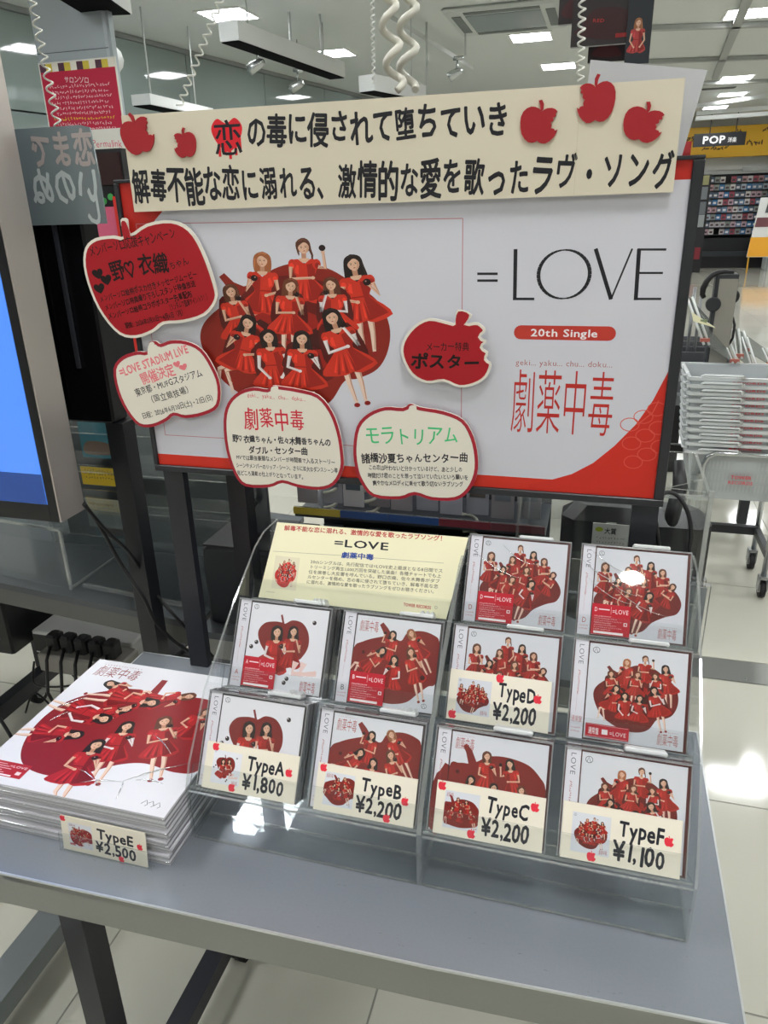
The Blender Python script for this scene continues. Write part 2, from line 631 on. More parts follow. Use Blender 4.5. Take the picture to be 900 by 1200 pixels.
def art_a(p):
    p.rect(0, 0, 1, 1, '#e9e8ee')
    p.blob([(.41, .80), (.46, .79), (.55, .84), (.68, .82), (.77, .71), (.79, .56), (.74, .44), (.66, .38), (.35, .36), (.22, .46), (.14, .58), (.13, .68), (.2, .77), (.32, .80)], BAR)
    p.line([(.44, .78), (.40, .89)], .025, BAR)
    p.blob([(.12, .28), (.25, .40), (.42, .34), (.40, .22), (.36, .15), (.22, .20)], '#a8251f')
    girl(p, .37, .68, .92, ang=.05, hair='mid', dress='#b3271f', arms='ball', glove=True, legs='none', skirt=1.2)
    girl(p, .58, .71, .80, ang=.02, hair='long', dress='#a3241d', arms='face', legs='none')
    for dx in (0, .10):
        p.line([(.66 + dx, .36), (.63 + dx, .22), (.93, .24 + dx * .3)], .085, '#eccdc6', .035)
    for x, y in ((.06, .47), (.12, .53), (.83, .84), (.57, .15), (.54, .10)):
        p.ell(x, y, .026, .026, '#2b2023'); p.ell(x - .01, y + .01, .007, .007, '#e8e0e0')
    p.text(TITLE, (.74, .025), (.94, .025), .15, '#b4383a', -.004)
    mark(p, .06, .95, .03)


def art_b(p):
    p.rect(0, 0, 1, 1, '#dfe0e6')
    p.clip = None
    p.blob([(.42, .80), (.55, .76), (.62, .86), (.78, .90), (.93, .87), (1., .80), (1., .55), (1., .33), (.92, .29), (.80, .18), (.68, .08), (.48, .04), (.30, .08), (.12, .22), (.0, .34), (.0, .62), (.10, .70), (.25, .76)], BAR)
    p.line([(.30, .93), (.35, .87), (.41, .78)], .05, BAR, .09)
    girl(p, .66, .86, .60, ang=.55, hair='mid', hc=HL, arms='ball', legs='stand')
    girl(p, .45, .82, .56, ang=-.15, hair='long', arms='wave', legs='none', mir=-1)
    girl(p, .35, .62, .60, ang=-.75, hair='long', arms='face', legs='sit', mir=-1)
    girl(p, .68, .65, .66, ang=.35, hair='long', hc=HBR, arms='face', legs='stand')
    girl(p, .50, .54, .62, ang=-.06, hair='long', arms='ball', legs='none', mir=-1, glove=True, skirt=1.3)
    p.ell(.12, .58, .02, .02, '#4d1210'); p.ell(.85, .38, .028, .028, '#3a1211')
    title(p, .04, .83, .27, .13)
    mark(p, .90, .07, .03)


def art_c(p):
    p.rect(0, 0, 1, 1, '#dcdde4')
    p.blob([(.30, .74), (.40, .80), (.58, .82), (.80, .78), (.93, .68), (1., .56), (1., .2), (.8, .10), (.5, .05), (.2, .08), (0., .16), (0., .64), (.10, .69), (.22, .70)], BAR)
    p.line([(.14, .88), (.19, .82), (.24, .70)], .045, BAR, .09)
    girl(p, .38, .80, .60, hair='mid', hc=HBR, arms='ball', legs='none', ang=.1)
    girl(p, .62, .76, .58, hair='long', arms='wave', legs='none', mir=-1, ang=.2)
    girl(p, .24, .54, .56, hair='mid', arms='ball', legs='sit', mir=-1, ang=-.3)
    girl(p, .48, .50, .56, hair='long', arms='face', legs='none')
    girl(p, .76, .52, .56, hair='long', hc=HBR, arms='ball', legs='stand', ang=.35)
    p.ell(.09, .60, .02, .02, '#4d1210')
    title(p, .04, .84, .24, .12)


def art_d(p):
    p.rect(0, 0, 1, 1, '#d8d9e0')
    p.blob([(.02, .44), (.10, .52), (.28, .52), (.5, .62), (.72, .64), (.88, .58), (.96, .45), (.92, .33), (.80, .28), (.66, .20), (.56, .09), (.40, .05), (.22, .10), (.08, .24), (.01, .35)], '#6e1d1a')
    p.line([(.22, .72), (.27, .64), (.33, .56)], .03, '#6e1d1a', .08)
    p.blob([(.08, .60), (.22, .62), (.36, .72), (.50, .80), (.66, .74), (.80, .68), (.88, .55), (.72, .38), (.60, .24), (.42, .28), (.24, .40), (.10, .46)], '#8a1f1a')
    G = lambda x, y, H, **k: girl(p, x, y, H, dress='#a2231d', dark='#6b1411', **{'skirt': 1.25, **k})
    G(.45, .91, .50, hair='up', hc=HBR, arms='down', legs='none')
    G(.61, .85, .50, hair='long', arms='ball', legs='none')
    G(.74, .78, .50, hair='mid', hc=HBR, arms='cross', legs='none', ang=.1)
    G(.37, .77, .50, hair='long', hc=HBR, arms='ball', legs='none', mir=-1)
    G(.11, .79, .58, hair='mid', hc=HBR, arms='face', legs='sit')
    G(.86, .63, .46, hair='mid', hc='#4a2219', arms='cross', legs='none', ang=-.5, mir=-1)
    G(.27, .64, .48, hair='long', arms='ball', legs='sit', mir=-1, ang=-.2)
    G(.545, .66, .50, hair='long', hc=HBR, arms='ball', legs='none')
    G(.39, .53, .50, hair='mid', hc=HBR, arms='down', legs='none', ang=-.3)
    G(.62, .50, .56, hair='long', arms='ball', legs='stand', glove=True, ang=-.35, skirt=1.3)
    title(p, .73, .04, .93, .12, '#a9302b')
    mark(p, .06, .94, .03)


def art_g(p):
    p.rect(0, 0, 1, 1, '#dcdde3')
    p.push(.07, .13, .86, .80)
    apple_group(p, '#6f1f1a', '#b0281f')
    p.pop()
    title(p, .74, .045, .95, .12, '#a9302b')
    mark(p, .07, .93, .035)


def art_e(p):
    p.rect(0, 0, 1, 1, '#e4e3e8')
    R_ = '#8c1c22'
    p.blob([(.43, .78), (.50, .74), (.60, .76), (.74, .80), (.90, .76), (.99, .66), (1., .50), (1., .30), (.90, .26), (.74, .28), (.62, .24), (.50, .15), (.36, .10), (.20, .13), (.10, .24), (.05, .40), (.06, .56), (.14, .68), (.28, .76)], R_)
    p.line([(.475, .90), (.48, .76)], .035, R_, .05)
    G = lambda x, y, H, a, **k: girl(p, x, y, H, ang=a, dress='#b02226', dark='#7c1418', **k)
    G(.20, .80, .40, 1.2, hair='long', arms='face', legs='sit')
    G(.42, .62, .36, -.9, hair='long', arms='down', legs='none')
    G(.68, .80, .40, -1.1, hair='mid', hc=HBR, arms='ball', legs='none')
    G(.83, .70, .40, -.2, hair='mid', hc=HBR, arms='ball', legs='none')
    G(.52, .70, .46, -1.5, hair='long', arms='ball', legs='stand')
    G(.36, .52, .46, -1.7, hair='mid', arms='down', legs='stand', glove=True)
    G(.30, .38, .42, -1.4, hair='long', arms='ball', legs='stand')
    G(.50, .50, .48, .25, hair='long', arms='ball', legs='stand', glove=True)
    G(.66, .58, .50, .45, hair='long', hc=HBR, arms='face', legs='stand')
    G(.44, .34, .50, .12, hair='long', arms='ball', legs='stand', skirt=1.3)
    p.text(TITLE, (.05, .86), (.32, .86), .105, '#8e2a2c', -.004)
    p.squiggle((.06, .955), (.30, .955), .012, '#8e2a2c', 14)
    # red release sticker
    p.rect(.015, .045, .245, .135, '#b4232c')
    for k_ in range(5):
        p.rect(.03, .118 - k_ * .013, .12 + .02 * (k_ % 3), .121 - k_ * .013, '#f0d7d8')
    p.text('=LOVE', (.14, .105), (.235, .105), .02, '#f7e8e8')
    p.rect(.20, .065, .225, .085, '#f1dede')
    p.rect(.03, .05, .19, .058, '#f6eeee')
    for q in range(3):
        p.line([(.86 + .03 * q, .05 + .01 * (q % 2)), (.875 + .03 * q, .075), (.89 + .03 * q, .052), (.882 + .03 * q, .042)], .003, '#3a3a42')


ARTS = {'A': art_a, 'B': art_b, 'C': art_c, 'D': art_d, 'G': art_g, 'E': art_e}
RED = '#c01a2c'


def bitten(p, cx, cy, w, h, col, bite=1, ang=0, stem=True):
    """apple cut-out with a bite on one side"""
    p.push(cx, cy, w * bite, h, ang)
    p.poly(APPLE_BITE, col)
    p.pop()


def apple_outline(bite, k=5):
    base = [(.0, .33), (.12, .42), (.30, .44), (.45, .33), (.50, .12), (.46, -.12), (.36, -.33), (.22, -.46), (.08, -.45), (0, -.41), (-.08, -.45), (-.22, -.46),
            (-.36, -.33), (-.46, -.12), (-.50, .12), (-.45, .33), (-.30, .44), (-.12, .42)]
    pts = smooth_pts(base, k)
    if bite:
        out = []
        for (x, y) in pts:
            c = math.hypot(x - .56, y - .10)
            if c < .26:
                a = math.atan2(y - .10, x - .56)
                r = .26 + .035 * abs(math.sin(a * 4.5))
                x, y = .56 - abs(math.cos(a)) * r * .9, .10 + math.sin(a) * r if abs(math.sin(a)) < 1 else y
            out.append((x, y))
        pts = out
    return pts


def clean_bite():
    # right side carries a scalloped bite
    pts = [(0, .33), (.06, .39), (.14, .43), (.25, .445), (.34, .42), (.40, .37), (.36, .31), (.385, .25), (.32, .21), (.33, .13), (.27, .08), (.31, .01), (.30, -.06), (.38, -.07), (.42, -.12), (.47, -.08),
           (.45, -.18), (.40, -.29), (.32, -.39), (.22, -.46), (.12, -.465), (.05, -.44), (0, -.41), (-.05, -.44), (-.12, -.465), (-.22, -.46), (-.33, -.39), (-.42, -.27), (-.47, -.13),
           (-.50, .03), (-.50, .17), (-.46, .30), (-.38, .39), (-.28, .44), (-.17, .44), (-.08, .41), (-.035, .38), (-.06, .50), (-.11, .60), (-.03, .63), (.03, .53), (.035, .40)]
    return pts


APPLE_BITE = clean_bite()


def mini_apple(p, x, y, s, bite=1, col='#e0303c'):
    bitten(p, x, y, s, s, col, bite)


def poly_prism(name, pts, z0, z1, m, parent, side=None):
    mb = MB()
    mb.prism([(x, y, z0) for x, y in pts], (0, 0, 0), (0, 0, z1 - z0), m, side)
    return mb.build(name, parent)


def offset_poly(pts, d):
    """grow a closed counter- or clockwise outline outwards by d"""
    n = len(pts)
    area = sum(pts[i][0] * pts[(i + 1) % n][1] - pts[(i + 1) % n][0] * pts[i][1] for i in range(n))
    sgn = 1 if area > 0 else -1
    out = []
    for i in range(n):
        a, b, c = pts[i - 1], pts[i], pts[(i + 1) % n]
        dx, dy = c[0] - a[0], c[1] - a[1]
        l = math.hypot(dx, dy) or 1
        out.append((b[0] + sgn * dy / l * d, b[1] - sgn * dx / l * d))
    return out


class Frame:
    """a flat local frame: origin o, X right, Y up the face (leaning back by phi), Z towards the viewer"""
    def __init__(s, o, phi=0.):
        s.o = Vector(o); s.phi = phi
        s.u = Vector((1, 0, 0)); s.v = Vector((0, math.sin(phi), math.cos(phi))); s.n = s.u.cross(s.v)
        s.rot = (PI / 2 - phi, 0, 0)

    def px(s, x, y):
        d = ray(x, y)
        t = ((s.o - CAM).dot(s.n)) / d.dot(s.n)
        q = CAM + d * t - s.o
        return q.dot(s.u), q.dot(s.v)

# ================================================================== SETTING
H_CEIL = 3.5
fl = MB(); fl.box((-8.5, -5, -.02), (14, 24, -.0015), mat('#8a8a80', .5))
floor = struct(fl.build('floor'))
TILE = mat('#c4c2b5', .085, 0, .6, .015, 3, 0, .03)
TILE2 = mat('#c8c6b9', .08, 0, .6, .015, 3, 0, .03)
TX0, TP = -.475, .605
def tile_mesh(m):
    b = MB(); g = .0022
    b.box((g, g, 0), (TP - g, .6 - g, .0015), m)
    b.v = [(x, y, z - .0015) for x, y, z in b.v]
    return b.mesh('tile')
tm = [tile_mesh(TILE), tile_mesh(TILE2)]
rows = [.475 - .6, .475, 1.075] + [1.815 + .6 * k for k in range(14)]
for r, y in enumerate(rows):
    for k in range(-6, 9):
        part('floor_tile', tm[(r * 7 + k * 3) % 2], floor, (TX0 + TP * k, y, 0))
b = MB(); g = .0022
for r in range(36):
    y = 1.815 + .6 * r if r else None
    for k in range(-13, 23):
        for yy in ([y] if y else [.475 - .6 * j for j in range(0, 9)] + [1.075]):
            if -6 <= k < 9 and (yy in rows or (y and r < 14)) and yy < 1.815 + .6 * 14 - .1 and yy > -.2:
                continue
            x = TX0 + TP * k
            b.box((x + g, yy + g, -.0015), (x + TP - g, yy + .6 - g, 0), TILE)
rest = b.build('floor_tile_field', floor); rest['kind'] = 'stuff'
b = MB(); b.box((-8.4, 1.68, -.0015), (13.9, 1.812, .001), mat('#9b9c98', .28, .7, .5, .03, 80))
st = b.build('metal_joint_strip', floor)
b = MB()
for k in range(-12, 24):
    b.lathe([(.004, 0), (.003, .0012)], (TX0 + TP * k * .5, 1.70, .001), CHROME, 6)
b.build('screw_row', floor)['kind'] = 'stuff'

cl = MB(); cl.box((-8.5, -5, H_CEIL), (14, 24, H_CEIL + .05), mat('#d9dcd9', .8))
ceiling = struct(cl.build('ceiling'))
w = MB(); w.box((-8.5, 24, 0), (14, 24.1, H_CEIL), mat('#e3e4df', .7)); wall_back = struct(w.build('wall_back'))
w = MB(); w.box((14, -5, 0), (14.1, 24, H_CEIL), mat('#d7d8d3', .7)); struct(w.build('wall_right'))
w = MB(); w.box((-8.5, -5.1, 0), (14, -5, H_CEIL), mat('#d0d0ca', .7)); struct(w.build('wall_front'))
# glazed wall on the left, in tall panes with a transom
A0 = Vector((-7.45, -4.4, 0)); A1 = Vector((-2.35, 22.8, 0))
dw = (A1 - A0).normalized(); nw = Vector((dw.y, -dw.x, 0))
PANE = mat('#85918f', .05, 0, 1.0)
wl = MB(); wl.obox(A0 + Vector((-.1, 0, H_CEIL / 2)), A1 + Vector((-.1, 0, H_CEIL / 2)), .04, H_CEIL, mat('#7d8583', .5)); wall_left = struct(wl.build('wall_left'))
L = (A1 - A0).length
np_ = 16
for k in range(np_):
    p = A0 + dw * (L * k / np_ + .006); q = A0 + dw * (L * (k + 1) / np_ - .006)
    for (z0, z1) in ((.05, 2.55), (2.565, 3.44)):
        b = MB(); b.obox((p.x, p.y, (z0 + z1) / 2), (q.x, q.y, (z0 + z1) / 2), .02, z1 - z0, PANE)
        b.build('glass_pane', wall_left)
b = MB(); b.obox((A0.x, A0.y, H_CEIL - .03), (A1.x, A1.y, H_CEIL - .03), .06, .05, mat('#8d918f', .4)); struct(b.build('trim_1'))

# ceiling lamps: recessed square panels
def lamp_mesh():
    f = MB(); s = .24
    for a, c in (((-s - .03, -s - .03), (s + .03, -s)), ((-s - .03, s), (s + .03, s + .03)), ((-s - .03, -s), (-s, s)), ((s, -s), (s + .03, s))):
        f.box((a[0], a[1], -.012), (c[0], c[1], .0), mat('#e8e8e4', .5))
    d = MB(); d.box((-s, -s, -.006), (s, s, -.001), mat('#fbfdff', .5, emit=LAMP))
    lo = MB()
    for k in range(5):
        y = -s + (k + .5) * 2 * s / 5
        lo.box((-s, y - .004, -.02), (s, y + .004, -.007), mat('#f0f0ee', .5))
    return f.mesh('frame'), d.mesh('diffuser'), lo.mesh('louver')
LF, LD, LL = lamp_mesh()
lamps = [(-3.59, 7.83, 'square ceiling lamp nearest the glazed wall'), (-3.25, 10.2, 'square ceiling lamp above the long white light box'),
         (-.65, 10.25, 'square ceiling lamp right of the air conditioner'), (-.45, 12.48, 'square ceiling lamp just over the cream banner'),
         (2.36, 14.95, 'square ceiling lamp over the far aisle'), (2.58, 17.1, 'second lamp of the row over the far aisle'),
         (2.52, 19.2, 'last lamp before the black hanging sign'), (1.8, 9.98, 'lamp between the grey ceiling bars'), (3.1, 12.2, 'lamp at the right edge of the far ceiling'),
         (-3.0, 13.2, 'far lamp seen beside the coiled cords')]
for x, y in ((-3.6, -3.1), (-1.4, -3.1), (3.0, -3.1), (-3.6, -.2), (-1.4, -.2), (.8, -.6), (3.0, -.2), (-3.6, 2.7), (-1.4, 2.69), (.8, 3.6), (3.0, 2.7), (-3.8, 5.3), (-1.4, 5.6), (2.02, 5.6), (4.4, 5.6), (5.2, .5), (5.2, -2.5)):
    lamps.append((x, y, 'square ceiling lamp out of the frame above the aisle'))
for x in (5.2, 7.8):
    for y in (9, 12, 15, 18):
        lamps.append((x, y, 'square ceiling lamp out of the frame over the far right'))
for x in (-.2, 2.6): lamps.append((x, 21.6, 'square ceiling lamp at the far wall'))
lamp_things = []
for i, (x, y, lb) in enumerate(lamps):
    t = thing('ceiling_lamp', lb, 'lamp', (x, y, H_CEIL), group='recessed ceiling lamps')
    part('frame', LF, t); part('diffuser', LD, t)
    if i < 10: part('louver', LL, t)

t = thing('round_downlight', 'small round ceiling spot behind the photographer', 'lamp', (.80, -3.13, H_CEIL))
b = MB(); b.lathe([(.075, -.012), (.10, -.010), (.10, -.001), (.075, -.0011)], (0, 0, 0), mat('#e8e8e4', .5), 24); b.build('frame', t)
b = MB(); b.lathe([(.0745, -.0135), (.0745, -.0125)], (0, 0, 0), mat('#fffaf0', .5, emit=LAMP * 2.2), 24); b.build('diffuser', t)
# grey bars of the ceiling grid
BAR_ = mat('#a9aca9', .45)
for i, (p, q) in enumerate((((1.62, 8.4), (1.98, 14.6)), ((.75, 10.2), (2.9, 10.75)), ((.75, 12.5), (3.6, 13.15)), ((.6, 14.8), (4.2, 15.7)))):
    b = MB(); b.obox((p[0], p[1], 3.47), (q[0], q[1], 3.47), .10, .05, BAR_); struct(b.build('trim_%d' % (i + 2)))
# slanting white suspended rails, far right
for i, (a_, b_) in enumerate((((812, 125), (900, 112)), ((816, 133), (900, 126)), ((815, 139), (900, 133)))):
    P0 = at(*a_, 1, 17 - i * .5); P1 = at(*b_, 1, 17 - i * .5)
    t = tag(MB().obox(P0, P1 + (P1 - P0) * .4, .06, .07, mat('#d9dcda', .4)).build('suspended_rail'),
            'white suspended rail at the far right, %s of the three' % ('topmost', 'middle', 'lowest')[i], 'rail', 'suspended rails')

# air conditioner cassette
t = thing('air_conditioner', 'white ceiling air conditioner cassette with a mirror-like middle panel', 'air conditioner', (-.80, 9.05, H_CEIL))
b = MB(); b.bbox((-.62, -.62, -.05), (.62, .62, -.001), mat('#c9cdca', .5), .02); b.build('housing', t)
b = MB(); b.box((-.40, -.40, -.058), (.40, .40, -.0505), mat('#9ba3a4', .12, 0, .9)); b.build('intake_panel', t)
for sx, sy in ((0, 1), (0, -1), (1, 0), (-1, 0)):
    b = MB(); hx, hy = (.40, .05) if sx == 0 else (.05, .40)
    b.box((sx * .50 - hx, sy * .50 - hy, -.056), (sx * .50 + hx, sy * .50 + hy, -.0505), mat('#6f7573', .5)); b.build('air_slot', t)
t = thing('ceiling_vent', 'small dark slot vent in the far ceiling', 'vent', (*at(842, 103, 2, 3.5)[:2], 3.5))
b = MB(); b.box((-.3, -.06, -.012), (.3, .06, 0), mat('#8b8f8d', .5)); b.build('frame', t)
b = MB(); [b.box((-.28, -.045 + .03 * k, -.018), (.28, -.03 + .03 * k, -.0125), mat('#4b4d4c', .5)) for k in range(4)]; b.build('slat_row', t)['kind'] = 'stuff'

# long white light boxes hung from the ceiling
def lightbox(name, x, y0, y1, wid, z, lb, dx=0.):
    t = thing(name, lb, 'light box', (x, y0, z), group='hanging light boxes')
    d = Vector((dx, y1 - y0, 0))
    b = MB(); b.obox((0, 0, .11), d + Vector((0, 0, .11)), wid, .215, mat('#d3d6d3', .5)); b.build('housing', t)
    b = MB(); b.obox(d * .01 + Vector((0, 0, -.012)), d * .99 + Vector((0, 0, -.012)), wid * .86, .028, mat('#16181c', .35)); b.build('black_underside', t)
    for f in (.2, .8):
        b = MB(); b.tube([d * f + Vector((0, 0, .2175)), d * f + Vector((0, 0, 3.49 - z))], .008, mat('#b9bcb9', .4), 6); b.build('suspension_rod', t)
    return t
def lightbox_px(a, b, c, z, hgt, lb):
    A, B, Cc = at(*a, 2, z), at(*b, 2, z), at(*c, 2, z)
    wv = (B - A).length
    P = (A + B) / 2; d = Cc - B
    t = thing('hanging_light_box', lb, 'light box', P, group='hanging light boxes')
    m = MB(); m.obox((0, 0, hgt / 2), d + Vector((0, 0, hgt / 2)), wv, hgt - .001, mat('#dcdedc', .5)); m.build('housing', t)
    m = MB(); m.obox(d * .005 + Vector((0, 0, -.005)), d * .995 + Vector((0, 0, -.005)), wv * .9, .009, mat('#08090b', .9, 0, .1)); m.build('black_underside', t)
    for f in (.15, .85):
        m = MB(); m.tube([d * f + Vector((0, 0, hgt)), d * f + Vector((0, 0, 3.499 - z))], .008, mat('#b9bcb9', .4), 6); m.build('suspension_rod', t)
lightbox_px((257, 49), (281, 47), (405, 91), 3.0, .16, 'long white hanging light box with black underside, behind the banner left of centre')
lightbox_px((20, -6), (135, 14), (187, 12), 2.95, .16, 'white hanging light box cut by the top edge of the photo, beside the metal column')
lightbox_px((156, 124), (176, 122), (250, 138), 2.6, .10, 'small far white light box just above the left end of the banner')
lightbox_px((420, 108), (440, 106), (500, 118), 2.6, .14, 'far white light box just above the banner behind the thick coils')
0 and lightbox('hanging_light_box', -2.96, 6.28, 8.6, .34, 3.0, 'long white hanging light box with black underside, behind the banner left of centre', .38)
0 and lightbox('hanging_light_box', -3.75, 4.0, 5.30, .34, 3.0, 'white hanging light box cut by the top edge of the photo, beside the metal column', .50)
0 and lightbox('hanging_light_box', -4.25, 9.9, 12.0, .32, 2.72, 'small far white light box reflected near the glazed wall', .35)
0 and lightbox('hanging_light_box', -2.2, 10.6, 12.4, .32, 2.80, 'far white light box just above the banner behind the thick coils', .20)

# spotlights
def spotlight(px, py, y, lb, s=1., top=None):
    P0 = at(px, py, 1, y)
    t = thing('spotlight', lb, 'spotlight', P0, group='small ceiling spotlights')
    m = mat('#c4c7c6', .25, .8)
    b = MB(); b.tube([(-.07 * s, .0, -.03 * s), (-.02 * s, 0, 0), (.06 * s, 0, .03 * s), (.09 * s, 0, .04 * s)], [.055 * s, .05 * s, .04 * s, .02 * s], m, 14); b.build('lamp_head', t)
    b = MB(); b.tube([(.02 * s, 0, .03 * s), (.03 * s, 0, .14 * s)], .012 * s, m, 8); b.box((-.02 * s, -.02 * s, .14 * s), (.1 * s, .02 * s, .18 * s), m); b.build('bracket', t)
    if top:
        b = MB(); b.tube([(.04 * s, 0, .18 * s), (.04 * s, 0, top - P0.z)], .008, m, 6); b.build('stem', t)
    return t
spotlight(300, 78, 7.1, 'chrome twin spotlight under the long white light box', 1.0)
spotlight(347, 102, 9.2, 'grey spotlight hanging on a thin rod behind the banner', 1.1, 3.49)
spotlight(533, 87, 10.2, 'white cone spotlight at the end of the track', 1.1)
spotlight(346, 0, 6.5, 'grey spotlight at the very top of the photo, right of the thick coils', 1.2) if False else None
b = MB()
P0 = at(452, 18, 2, 3.35); P1 = at(553, 80, 2, 3.35)
b.obox(P0, P1, .05, .05, mat('#d0d3d1', .4)); t = tag(b.build('light_track'), 'thin white lighting track running back over the banner', 'track')
for i, (a_, c_, y) in enumerate((((335, 0), (342, 72), 8.0), ((376, 0), (377, 63), 8.2), ((546, 8), (545, 66), 9.5), ((498, 25), (500, 100), 9.0))):
    q0 = at(*a_, 1, y); q1 = at(*c_, 1, y); q0.z = min(q0.z, 3.5); q0.x = q1.x
    q0.z = 3.499
    tag(MB().tube([q0, q1], .014, mat('#c9ccca', .4), 6).build('hanging_rod'),
        'thin pale ceiling rod, %s from the left' % ('first', 'second', 'rightmost', 'third')[i], 'rod', 'thin ceiling rods')
t = thing('exit_sign', 'small green lit emergency sign behind the long light box', 'sign', at(314, 35, 1, 9.4))
b = MB(); b.box((-.17, -.03, -.10), (.17, .03, .10), mat('#9fd8cf', .4)); b.build('housing', t)
b = MB(); b.box((-.15, -.035, -.08), (.15, -.0305, .08), mat('#a9f0dc', .4, emit=1.2)); b.build('lit_face', t)
b = MB(); b.tube([(0, 0, .1), (0, 0, 3.499 - t.location.z)], .01, mat('#bbbbbb', .4), 6); b.build('stem', t)

# metal column with the red notice
t = thing('metal_column', 'brushed grey metal column behind the red notice at the upper left', 'column', (-3.56, 5.25, 0))
b = MB(); b.bbox((-.335, -.25, 0), (.315, -.17, 3.498), mat('#b9c0c6', .36, .35), .02); b.build('cladding', t)
b = MB(); b.box((.317, -.235, 0), (.34, -.18, 3.498), mat('#c3cbd0', .3, .5)); b.build('edge_strip', t)
for k in range(3):
    b = MB(); b.box((-.336, -.2515, .9 + k * .9), (.316, -.2495, .905 + k * .9), mat('#5c6268', .5)); b.build('panel_joint', t)
fr = Frame((-3.9, 4.985, 1.60))
t = thing('red_notice', 'crimson notice with white mirrored-looking lines and a striped awning edge, on the metal column', 'sign', fr.o, fr.rot)
x0, y1 = fr.px(46, 76); x1, _ = fr.px(137, 95); _, y0 = fr.px(138, 150)
b = MB(); b.box((x0 - .01, y0 - .22, -.012), (x1 + .01, y1 + .01, 0), mat('#e6e3da', .5)); b.build('board', t)
p = Print(.0005); p.rect(x0, y0, x1, y1 - .05, '#c32a48')
for k in range(12):
    xa = x0 + (x1 - x0) * k / 12
    p.rect(xa, y1 - .055, xa + (x1 - x0) / 12, y1, ('#5b3a4a', '#d9c44f', '#efe9dc')[k % 3])
p.text('サロンソロ', (x0 + .2, y1 - .13), (x0 + .42, y1 - .15), .05, '#f3dfe3', .01, 1)
for k in range(9):
    yy = y1 - .17 - k * .037
    c = '#e8c83c' if k == 6 else '#f0c9d0'
    p.squiggle((x0 + .05 + .02 * (k % 3), yy), (x1 - .06 - .03 * (k % 2), yy - .01), .026, c, 22)
p.text('& Permalink', (x0 + .30, y0 - .12), (x1 - .03, y0 - .13), .07, '#d8456a', .005, 1)
p.build('printed_face', t)
t = thing('white_shade_lamp', 'rounded white lampshade peeking out behind the metal column', 'lamp', at(128, 70, 1, 6.0))
b = MB(); b.lathe([(.02, .125), (.06, .115), (.11, .06), (.125, 0), (.11, -.055), (.06, -.115), (.02, -.125)], (0, 0, 0), mat('#e9ebea', .5), 20); b.build('shade', t)
b = MB(); b.tube([(0, 0, .125), (0, 0, 3.499 - t.location.z)], .008, mat('#bbbbbb', .4), 6); b.build('stem', t)

# dark promotional fixtures below the red notice
t = thing('promotion_stand', 'black fixture with a red side panel and small pictures, left of the banner', 'display stand', (*at(128, 230, 1, 3.2)[:2], 0))
ox = t.location.x
b = MB(); b.box((-.22, .02, 0), (.10, .42, 1.86), mat('#17171a', .5)); b.build('cabinet', t)
b = MB(); b.box((.06, -.06, 0), (.30, .019, 1.62), mat('#c8281f', .5)); b.build('red_panel', t)
p = Print(0)
b = MB(); b.box((-.21, .005, 1.68), (.09, .019, 1.84), mat('#2b1514', .4)); b.build('poster', t)
for k, (cc, z) in enumerate((('#c85a78', 1.40), ('#b34a68', 1.18), ('#7d3a58', .95))):
    b = MB(); b.box((-.12, .004, z), (.03, .019, z + .17), mat(cc, .5)); b.build('picture', t)
b = MB(); [b.lathe([(.018, 0), (.018, .004)], (-.13 + .045 * k, .002, 1.60 + .02 * (k % 2)), mat(('#cfd4cf', '#cfd4cf', '#3d9a4c', '#3d9a4c', '#3d9a4c')[k], .5), 8, 'y') for k in range(5)]; b.build('green_lettering', t)

# hanging dark posters at the top
for i, (a_, c_, y, lb, cols) in enumerate((
        ((656, -8), (733, 22), 3.6, 'dark poster box cut by the top edge, left one', 0), ((672, -6), (738, 50), 3.5, 'dark hanging poster with red lettering', 1),
        ((690, 50), (743, 70), 3.65, 'dark poster slightly behind and below', 0), ((738, -6), (760, 74), 3.45, 'dark poster with a standing figure in red, rightmost', 2))):
    P0 = at(a_[0], a_[1], 1, y); P1 = at(c_[0], c_[1], 1, y)
    fr = Frame((P0.x, y, P1.z))
    t = thing('hanging_poster', lb + ' above the banner', 'poster', fr.o, fr.rot, 'dark hanging posters')
    W_, H_ = P1.x - P0.x, P0.z - P1.z
    b = MB(); b.box((0, 0, -.03), (W_, H_, 0), mat('#241a1d', .4), mat('#8d8d8d', .4)); b.build('board', t)
    p = Print(.0005); p.clip = (.0, .0, W_, H_)
    if cols == 1:
        p.blob([(.02, .05), (W_ * .8, .02), (W_ * .95, H_ * .6), (W_ * .4, H_ * .7), (.05, H_ * .4)], '#3a171a'); p.text('RED', (W_ * .35, H_ * .45), (W_ * .55, H_ * .43), .02, '#c8322c'); p.rect(W_ * .75, H_ * .12, W_ * .95, H_ * .2, '#9c201f')
    elif cols == 2:
        p.rect(0, 0, W_, H_, '#23282f'); girl(p, W_ * .45, H_ * .60, H_ * .8, hair='long', hc=HL, dress='#b23a3a', arms='down', legs='none')
    else:
        p.blob([(.02, .03), (W_ * .7, .02), (W_ * .6, H_ * .7), (.06, H_ * .8)], '#452022')
    p.build('printed_face', t)
    b = MB(); b.tube([(W_ / 2, H_, -.015), (W_ / 2, 3.499 - P1.z, -.015)], .004, mat('#cfcfcf', .4), 5); b.build('wire', t)

